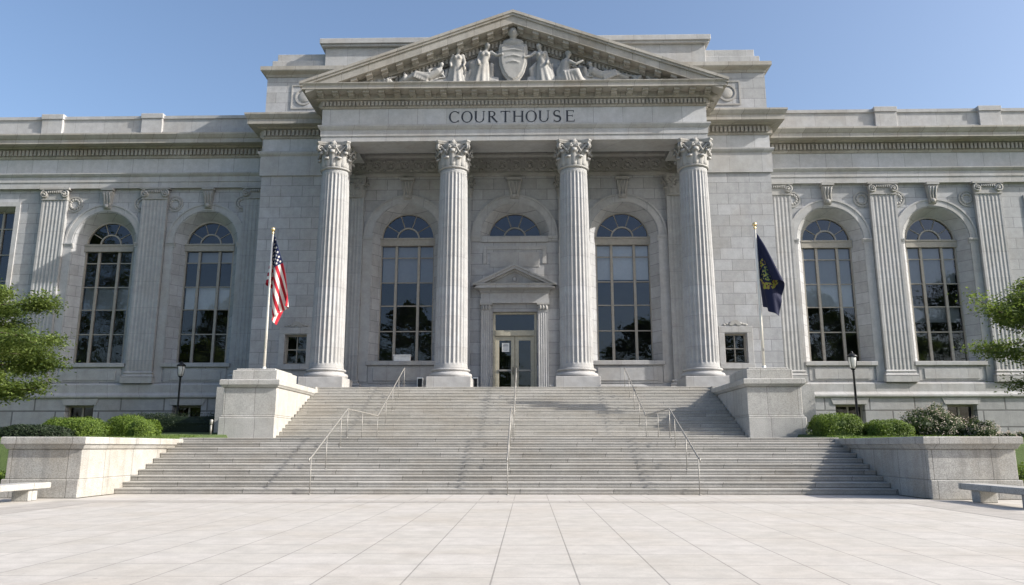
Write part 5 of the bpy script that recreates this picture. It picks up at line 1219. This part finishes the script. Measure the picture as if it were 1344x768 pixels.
def flag(name, label, data, loc, mirror, sc, colour, parent=None, rotz=0.0, narrow=.62):
    v = data; nu, nv = 31, 21
    G = [[Vector(v[(i * nv + j) * 3:(i * nv + j) * 3 + 3]) / 1000 for j in range(nv)] for i in range(nu)]
    fu, fv = 5, 5; NU, NV = (nu - 1) * fu, (nv - 1) * fv
    def cat(p0, p1, p2, p3, t): return .5 * ((2 * p1) + (p2 - p0) * t + (2 * p0 - 5 * p1 + 4 * p2 - p3) * t * t + (3 * p1 - p0 - 3 * p2 + p3) * t ** 3)
    def row(i, b):
        j = min(int(b), nv - 2); t = b - j; q = lambda n: G[i][max(0, min(nv - 1, n))]
        return cat(q(j - 1), q(j), q(j + 1), q(j + 2), t)
    mid = [[row(i, b / fv) for b in range(NV + 1)] for i in range(nu)]
    vs = []
    cr, sr = cos(rotz), sin(rotz)
    for a in range(NU + 1):
        i = min(a // fu, nu - 2); t = a / fu - i; q = lambda n, b: mid[max(0, min(nu - 1, n))][b]
        for b in range(NV + 1):
            p = cat(q(i - 1, b), q(i, b), q(i + 1, b), q(i + 2, b), t) * sc
            p = Vector((p.x * narrow, p.y, p.z))
            vs.append((p.x * cr - p.y * sr, (p.x * sr + p.y * cr) * mirror, p.z))
    fs = []; cols = []
    for a in range(NU):
        for b in range(NV):
            fs.append((a * (NV + 1) + b, (a + 1) * (NV + 1) + b, (a + 1) * (NV + 1) + b + 1, a * (NV + 1) + b + 1)); cols.append(colour((a + .5) / NU, (b + .5) / NV))
    me = bpy.data.meshes.new(name); me.from_pydata(vs, [], fs); me.polygons.foreach_set('use_smooth', [True] * len(fs))
    at = me.attributes.new('cloth_colour', 'FLOAT_COLOR', 'FACE'); at.data.foreach_set('color', [c for q in cols for c in (*q, 1.0)])
    me.materials.append(M['cloth']); o = bpy.data.objects.new(name, me); COL.objects.link(o); o.location = loc
    so = o.modifiers.new('thickness', 'SOLIDIFY'); so.thickness = .012; so.offset = 0
    tag(o, label, 'flag', 'flags on the pedestal poles'); return o
k = NT('flag_cloth'); at = k.n('ShaderNodeAttribute', attribute_name='cloth_colour'); b = k.n('ShaderNodeBsdfPrincipled'); k.l(at.outputs['Color'], b.inputs['Base Color']); b.inputs['Roughness'].default_value = .8
t_ = k.n('ShaderNodeBsdfTranslucent'); k.l(at.outputs['Color'], t_.inputs[0]); mx = k.n('ShaderNodeMixShader'); mx.inputs[0].default_value = .25
k.l(b.outputs[0], mx.inputs[1]); k.l(t_.outputs[0], mx.inputs[2]); k.l(mx.outputs[0], k.out.inputs[0]); M['cloth'] = k.m
def us_col(u, v):
    red, white, blue = (.46, .012, .03), (.78, .76, .72), (.012, .022, .085)
    if u < .40 and v < 7 / 13:
        a = u / .40 * 12; c = v * 13 / 7 * 10; i, j = round(a), round(c)
        if (i + j) % 2 == 0 and 1 <= i <= 11 and 1 <= j <= 9 and (a - i) ** 2 / .22 + (c - j) ** 2 / .18 < 1: return white
        return blue
    return red if int(v * 13) % 2 == 0 else white
def navy_col(u, v):
    x = (u - .5) * 1.55; z = v - .5; r = sqrt(x * x + z * z); a = atan2(z, x)
    n = noise.noise(Vector((u * 38, v * 26, 3.3)))
    if .20 < r < .34 and n > -.12: return (.30, .36, .05) if n > .16 else (.42, .27, .06)
    if r <= .16 and n > .0: return (.46, .36, .14) if n > .2 else (.25, .33, .06)
    return (.010, .014, .052)
flag('us_flag', 'red and white striped flag with starry blue canton hanging limp on its pole', US_DRAPE, (-PX + .06, PY, 10.98), 1, 1.40, us_col, None, 0.0, .76)
flag('state_flag', 'navy blue flag with a yellow green emblem hanging limp on its pole', NAVY_DRAPE, (PX + .12 + .06, PY, 11.05), 1, 1.38, navy_col, None, radians(30))

# ---- handrails
def handrail(x, label):
    t = thing('handrail', label, 'handrail', (x, 0, 0), 'steel handrails down the steps')
    def zs(y):
        if y < Y0: return 0.0
        if y < 32.8: return min(LAND, (int((y - Y0) / TL) + 1) * R)
        return min(PORCH, LAND + (int((y - 32.8) / T0) + 1) * R)
    hh = .92
    yA = Y0 - .12
    ln = lambda y: R + (y - Y0) / TL * R + hh
    ln2 = lambda y: LAND + R + (y - 32.8) / T0 * R + hh
    yF = Y0 + 9 * TL + .25
    pts = [(0, yA - .22, ln(yA) - .10), (0, yA - .20, ln(yA) - .02), (0, yA - .08, ln(yA) + .0), (0, yA, ln(yA) + .02), (0, yF - .1, ln(yF - .1)), (0, yF, ln(yF - .1) + .02), (0, 32.35, LAND + hh + .06), (0, 32.5, LAND + hh + .10), (0, 38.9, ln2(38.9)), (0, 39.05, ln2(38.9) + .02)]
    m = MB(); m.tube(pts, .024, 10); m.build('rail', M['steel'], t)
    for y in (yA, Y0 + 3.5 * TL, Y0 + 7.5 * TL, yF, 29.4, 32.4, 32.8 + 3.5 * T0, 32.8 + 7.5 * T0, 32.8 + 11.5 * T0, 39.0):
        zt = ln(y) if y < yF else (LAND + hh + .03 if y < 32.5 else ln2(min(y, 38.9)))
        m = MB(); m.tube([(0, y, zs(y) + .002), (0, y, zt)], .015, 8); m.lathe([(.04, zs(y) + .002), (.04, zs(y) + .02), (.018, zs(y) + .03)], 0, y, 12); m.build('post', M['steel'], t)
    return t
handrail(-5.58, 'steel handrail on the side of the steps nearer the striped flag'); handrail(.16, 'steel handrail running up the middle of the steps to the door'); handrail(5.68, 'steel handrail on the side of the steps nearer the navy flag')

# ---- small things on the porch
def porch_box(x, w, label):
    t = thing('electrical_box', label, 'electrical box', (x, YB - .33, PORCH + .003), 'small boxes on the porch floor')
    m = MB(); m.box(-w, w, -.10, .10, 0, .88); m.build('backplate', M['white'], t, .01)
    m = MB(); m.box(-w + .05, w - .05, -.13, -.101, .25, .80); m.build('cover', M['iron'], t, .006)
porch_box(-5.35, .17, 'small white box with dark front on the porch under the window'); porch_box(-2.22, .16, 'small white box with dark front beside the entrance pilaster')
m = MB(); m.box(-.48, .48, -.14, .14, 0, .30); m.box(-.52, .52, -.18, .18, .30, .38)
b0 = m.build('storage_box', M['white'], None, .015); b0.location = (-6.5, YB + .22, 6.195); tag(b0, 'white lidded box on the sill of the tall porch window', 'box')
n0 = thing('paper_notice', 'white paper notice with grey lines taped inside the entrance glass', 'notice', (-.53, yd + .03, 7.0))
m = MB(); m.box(-.21, .21, -.004, .0, -.26, .26); m.build('sheet', M['white'], n0)
m = MB()
for i, (w_, h_) in enumerate(((.12, .035), (.15, .05), (.15, .018), (.13, .018), (.15, .018), (.10, .018))): m.box(-w_, w_, -.008, -.005, .17 - i * .07 - h_ / 2, .17 - i * .07 + h_ / 2)
m.build('printed_lines', plain('print_grey', (.30, .32, .36), .8), n0)

# ---- lamp posts
M['lampglass'] = None
k = NT('frosted_lamp_glass'); b = k.n('ShaderNodeBsdfPrincipled'); b.inputs['Base Color'].default_value = (.80, .80, .78, 1); b.inputs['Roughness'].default_value = .35
tr = k.n('ShaderNodeBsdfTranslucent'); tr.inputs[0].default_value = (.85, .85, .82, 1); mx = k.n('ShaderNodeMixShader'); mx.inputs[0].default_value = .45
k.l(b.outputs[0], mx.inputs[1]); k.l(tr.outputs[0], mx.inputs[2]); k.l(mx.outputs[0], k.out.inputs[0]); M['lampglass'] = k.m
def lamp(x, y, h, label):
    z = ground_z(x, y) - .02; t = thing('lamp_post', label, 'lamp post', (x, y, z), 'lamp posts on the lawn')
    m = MB(); m.lathe([(.16, 0), (.16, .08), (.13, .12), (.12, .45), (.085, .55), (.075, .62), (.062, 1.2), (.05, h - 1.02), (.07, h - .98), (.05, h - .94), (.06, h - .90), (.11, h - .86), (.13, h - .82)], 0, 0, 16); m.build('post', M['iron'], t)
    m = MB(); m.lathe([(.11, h - .815), (.15, h - .70), (.185, h - .45), (.19, h - .26)], 0, 0, 20); m.build('globe', M['lampglass'], t)
    m = MB()
    for i in range(4):
        a = pi / 4 + i * pi / 2; m.tube([(.125 * cos(a), .125 * sin(a), h - .82), (.165 * cos(a), .165 * sin(a), h - .70), (.20 * cos(a), .20 * sin(a), h - .45), (.205 * cos(a), .205 * sin(a), h - .24)], .013, 6)
    m.lathe([(.20, h - .26), (.25, h - .24), (.25, h - .21), (.20, h - .15), (.10, h - .07), (.05, h - .04), (.06, h - .02), (.02, h + .06)], 0, 0, 20); m.build('cap', M['iron'], t)
lamp(16.95, 38.3, 4.0, 'black lamp post with a bright white globe above the round hedges'); lamp(-19.1, 43.2, 4.35, 'black lamp post standing in shade before the dark hedge')
def bollard(x, y, label):
    t = thing('bollard_light', label, 'bollard light', (x, y, ground_z(x, y) - .02), 'low path lights by the pedestals')
    m = MB(); m.lathe([(.05, 0), (.05, .42)], 0, 0, 12); m.build('post', M['white'] if x > 0 else M['steel'], t)
    m = MB(); m.lathe([(.06, .421), (.075, .43), (.075, .60), (.05, .64)], 0, 0, 12); m.build('head', M['iron'] if x > 0 else M['steel'], t)
bollard(-12.72, 32.6, 'low grey path light beside the striped flag pedestal'); bollard(12.72, 32.0, 'low white path light with dark head beside the navy flag pedestal')

# ---- benches
def bench(s):
    t = thing('stone_bench', 'pale stone slab bench in front of the bright planter wall' if s < 0 else 'grey stone slab bench in front of the stained planter wall', 'bench', (s * 12.15, 18.9, 0), 'stone benches on the plaza')
    m = MB(); m.box(-.30, .30, -1.6, 1.6, .29, .445); m.build('seat', M['granite'], t, .018)
    for y in (-1.0, 1.0):
        m = MB(); m.box(-.22, .22, y - .18, y + .18, .002, .289); m.build('leg', M['granite'], t, .012)
bench(-1); bench(1)

# ================================================================== PLANTS
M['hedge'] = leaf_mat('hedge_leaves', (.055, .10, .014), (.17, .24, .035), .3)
M['darkhedge'] = leaf_mat('shaded_hedge_leaves', (.012, .022, .010), (.035, .055, .022), .15)  # darker leaf copy: the shade over these hedges is put into the colour
M['flowerleaf'] = leaf_mat('shrub_leaves', (.03, .055, .018), (.10, .13, .05), .3)
M['blossom'] = leaf_mat('pale_blossom', (.34, .28, .22), (.50, .42, .36), .3)
M['tree'] = leaf_mat('tree_leaves', (.05, .085, .022), (.19, .245, .065), .42)
M['farleaf'] = leaf_mat('far_tree_leaves', (.03, .05, .014), (.07, .11, .03), .3)
def add_leaf(m, p, n, size, rng, tone, up=.0):
    n = Vector(n)
    if n.length < 1e-4: n = Vector((0, 0, 1))
    n.normalize(); a = n.orthogonal().normalized(); th = rng.uniform(0, 2 * pi); b = n.cross(a)
    u = a * cos(th) + b * sin(th); w = n.cross(u)
    L = size * rng.uniform(.75, 1.25); Wd = L * .55; p = Vector(p)
    o = len(m.v)
    m.v += [tuple(p - u * L * .5), tuple(p + w * Wd * .5 + n * L * .06), tuple(p + u * L * .5), tuple(p - w * Wd * .5 + n * L * .06)]
    m.f.append((o, o + 1, o + 2, o + 3)); m.tone.append(tone)
def shrub(name, label, group, loc, size, mat, n, ls, seed, boxy=2.6, rough=.045, blossom=0, cat='shrub', parent=None, core=True):
    rng = random.Random(seed); m = MB(); sx, sy, sz = size
    def surf(th, ph, jitter):
        e = 2 / boxy
        c = lambda v: math.copysign(abs(v) ** e, v)
        d = Vector((c(cos(ph)) * c(cos(th)), c(cos(ph)) * c(sin(th)), c(sin(ph))))
        q = 1 + rough * 2.2 * noise.noise(Vector((d.x * 2.1 + seed, d.y * 2.1, d.z * 2.1))) + rough * noise.noise(Vector((d.x * 6 + seed, d.y * 6, d.z * 6)))
        return Vector((d.x * sx * q * jitter, d.y * sy * q * jitter, max(-.02, d.z * sz * q * jitter))), d
    for i in range(n):
        th = rng.uniform(0, 2 * pi); ph = math.asin(rng.uniform(-.02, 1))
        p, d = surf(th, ph, rng.uniform(.86, 1.03) + max(0, rng.gauss(0, .02)))
        nn = Vector((d.x / sx, d.y / sy, d.z / sz)).normalized() + Vector((rng.gauss(0, .5), rng.gauss(0, .5), rng.gauss(0, .5)))
        add_leaf(m, p, nn, ls, rng, rng.random() ** 1.4)
    if core:
        N = 20
        for a in range(N):
            for b in range(8):
                q = [surf(2 * pi * (a + da) / N, pi / 2 * (b + db) / 8, .84)[0] for da, db in ((0, 0), (1, 0), (1, 1), (0, 1))]
                o = len(m.v); m.v += [tuple(v) for v in q]; m.f.append((o, o + 1, o + 2, o + 3)); m.tone.append(0.0)
    o = m.build(name, mat, None, fix=False)
    o.location = loc; tag(o, label, cat, group)
    if blossom:
        bm_ = MB()
        for i in range(blossom):
            th = rng.uniform(0, 2 * pi); ph = math.asin(rng.uniform(.05, 1)); p, d = surf(th, ph, rng.uniform(.97, 1.10))
            for k in range(3): add_leaf(bm_, p + Vector((rng.gauss(0, .03), rng.gauss(0, .03), rng.gauss(0, .04))), Vector((d.x, d.y - .6, d.z + .5)) + Vector((rng.gauss(0, .4), rng.gauss(0, .4), rng.gauss(0, .4))), ls * .75, rng, rng.random())
        q = bm_.build('blossom', M['blossom'], o, fix=False)
    return o
gz = lambda x, y: ground_z(x, y) - .03
def hedge(label, x, y, sx, sy, h, n, seed, mat='hedge', boxy=2.8, group='clipped round hedges above the planters', name='round_hedge', ls=.075, cat='hedge'):
    return shrub(name, label, group, (x, y, gz(x, y)), (sx, sy, h), M[mat], n, ls, seed, boxy, cat=cat)
hedge('broad clipped green hedge mound above the bright planter wall', -17.75, 31.2, 1.32, .9, .78, 11000, 1, ls=.062)
hedge('green clipped hedge half hidden between two rounder ones', -16.15, 32.3, .85, .7, .83, 6000, 2, ls=.062)
hedge('rounded green hedge ball nearest the dark shaded hedge', -14.95, 30.9, .74, .7, .72, 7000, 3, boxy=3.4, ls=.062)
hedge('tall green clipped hedge beside the navy flag pedestal', 13.2, 31.6, .98, .85, .88, 9000, 4, boxy=3.4, ls=.062)
hedge('low rounded green hedge beside the flowering shrub', 15.0, 31.0, .90, .75, .66, 8000, 5, ls=.062)
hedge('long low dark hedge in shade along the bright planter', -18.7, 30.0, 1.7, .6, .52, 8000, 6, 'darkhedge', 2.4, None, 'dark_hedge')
hedge('tall hedge coloured dark for the shade behind the round hedges', -17.0, 41.2, 4.3, 1.0, 1.15, 12000, 7, 'darkhedge', 4.0, None, 'dark_hedge')
shrub('flowering_shrub', 'large shrub covered in pale blossom above the stained planter', 'flowering shrubs above the planter', (17.1, 31.6, gz(17.1, 31.6)), (1.20, 1.0, 1.12), M['flowerleaf'], 6500, .08, 8, 2.1, .16, 480)
shrub('flowering_shrub', 'small flowering shrub beside the large blossoming one', 'flowering shrubs above the planter', (18.45, 30.7, gz(18.45, 30.7)), (.72, .6, .62), M['flowerleaf'], 2600, .075, 9, 2.0, .2, 220)
for i, (x, sx, h) in enumerate(((18.05, .36, .22), (18.6, .30, .24))):
    shrub('low_plant', ('low pale flowering plant nearest the small shrub', 'low pale flowering plant at the far end of the planter edge')[i], 'low plants along the planter edge', (x, 28.4, gz(x, 28.4)), (sx, .4, h), M['flowerleaf'], 900, .07, 20 + i, 2, .2, 130, 'plant')
hedge('dark hedge added in place of the shadow behind the stained planter', 22.6, 32.5, 2.4, 1.4, 1.55, 9000, 17, 'darkhedge', 3.0, None, 'dark_hedge', .085)  # added dark mass that stands in for shadow past the planter end
shrub('lawn_shrub', 'round green shrub on the low lawn past the stained planter', 'lawn shrubs past the planters', (15.9, 23.2, gz(15.9, 23.2)), (1.0, .9, .9), M['hedge'], 4000, .08, 31, 2.2, .14)
shrub('lawn_shrub', 'green shrub on the low lawn past the bright planter', 'lawn shrubs past the planters', (-16.3, 23.6, gz(-16.3, 23.6)), (1.0, .9, .8), M['hedge'], 4000, .08, 32, 2.2, .14)

def tree(label, loc, h, cr, seed, n=95000, ls=.15, mat='tree', zc=.62, trunk=.22, group='broad leafy trees framing the courthouse', gap=.5, tiers=True, name='leafy_tree'):
    rng = random.Random(seed); t = thing(name, label, 'tree', loc, group)
    tb = MB(); tips = []
    th_ = h * .34
    pts = [(0, 0, -.05), (.05, .02, th_ * .5), (-.04, .05, th_), (.06, 0, h * .62), (.02, .03, h * .9)]
    tb.tube(pts, [trunk * 1.25, trunk, trunk * .85, trunk * .45, trunk * .12], 12)
    nb = 46 if trunk < .3 else 34
    for i in range(nb):
        f = i / nb; z = h * (.26 + .66 * f); a = i * 2.399 + rng.uniform(-.3, .3)
        prof = max(.25, sin(pi * min(1, (.16 + .84 * (1 - f) ** .8) * .92))) if False else (1 - (max(0, f - .25) / .75) ** 1.9) * (.78 + .22 * min(1, f / .25))
        L = cr * prof * rng.uniform(.58, 1.14) + .3
        p0 = Vector((0.03 * cos(a), 0.03 * sin(a), z)); d = Vector((cos(a), sin(a), rng.uniform(.05, .30)))
        p1 = p0 + d * L * .5 + Vector((0, 0, .1 * L)); p2 = p0 + d * L + Vector((rng.uniform(-.2, .2), rng.uniform(-.2, .2), 0))
        tb.tube([p0, p1, p2], [trunk * .34 * (1 - .6 * f), trunk * .18 * (1 - .5 * f), .015], 6)
        for q in range(4):
            s0 = p0 + (p2 - p0) * rng.uniform(.35, .95); e = s0 + Vector((rng.gauss(0, .3), rng.gauss(0, .3), rng.uniform(-.05, .25))) * L * .5
            tb.tube([s0, e], [.03, .008], 4, False); tips.append((s0, e))
        tips.append((p1, p2)); tips.append((p0 + (p2 - p0) * .7, p2))
    tb.build('trunk', M['bark'], t)
    lm = MB(); per = n // len(tips)
    for s0, e in tips:
        L = (e - s0).length; tn = rng.uniform(.15, .85)
        for k in range(per):
            f = rng.uniform(.1, 1.12); p = s0 + (e - s0) * f + Vector((rng.gauss(0, .27), rng.gauss(0, .27), rng.gauss(0, .16))) * (cr / 4.2)
            add_leaf(lm, p, (rng.gauss(0, .7), rng.gauss(0, .7), 1), ls, rng, min(1, max(0, tn + rng.gauss(0, .25))))
    lm.build('crown', M[mat], t, fix=False)
    return t
tree('leafy green tree reaching in beside the shaded wing', (-25.0, 33.0, gz(-25.0, 33.0)), 9.6, 4.6, 5)
tree('leafy green tree reaching in beside the sunny wing', (26.9, 35.0, gz(26.9, 35.0)), 10.6, 4.9, 9)
# trees across the plaza behind the viewer: they show in the window glass
FAR = ((-72, -30, 40, 15, 'giant at the far shaded end of the row'), (-50, -35, 28, 11, 'second from the shaded end of the row'), (-34, -31, 25, 10, 'third from the shaded end of the row'), (-19, -37, 27, 10, 'tall and broad, facing the striped flag'), (-6, -33, 19, 8, 'short, facing the left porch window'), (8, -40, 16, 7, 'shortest, facing the entrance'), (20, -34, 23, 9, 'facing the right porch window'), (34, -32, 27, 10, 'tall, facing the navy flag'), (49, -35, 29, 11, 'second from the sunny end of the row'), (72, -30, 31, 13, 'at the far sunny end of the row'))
for i, (x, y, h, cr, w_) in enumerate(FAR):
    tree('street tree across the plaza, ' + w_, (x, y, 0), h, cr, 40 + i, 15000, .55, 'farleaf', trunk=.35, group='street trees across the plaza', name='street_tree')

# ---- grass blades along the visible lawn edges
rng = random.Random(77); m = MB()
def blades(x0, x1, y0, y1, n, h):
    for i in range(n):
        x = rng.uniform(x0, x1); y = rng.uniform(y0, y1); z = ground_z(x, y) - .015; a = rng.uniform(0, pi); hh = h * rng.uniform(.5, 1.2)
        dx, dy = cos(a) * .012, sin(a) * .012; lx, ly = rng.gauss(0, .4) * hh, rng.gauss(0, .4) * hh
        o = len(m.v); m.v += [(x - dx, y - dy, z), (x + dx, y + dy, z), (x + lx, y + ly, z + hh)]; m.f.append((o, o + 1, o + 2)); m.tone.append(rng.random())
for s in (-1, 1):
    x0, x1 = sorted((s * 12.5, s * 20)); blades(x0, x1, 27.2, 31.5, 9000, .09)
    x0, x1 = sorted((s * 13.6, s * 20)); blades(x0, x1, 20.95, 23.5, 5000, .07)
g = m.build('grass', leaf_mat('grass_blades', (.07, .12, .025), (.17, .24, .06), .35), fix=False); g['kind'] = 'stuff'
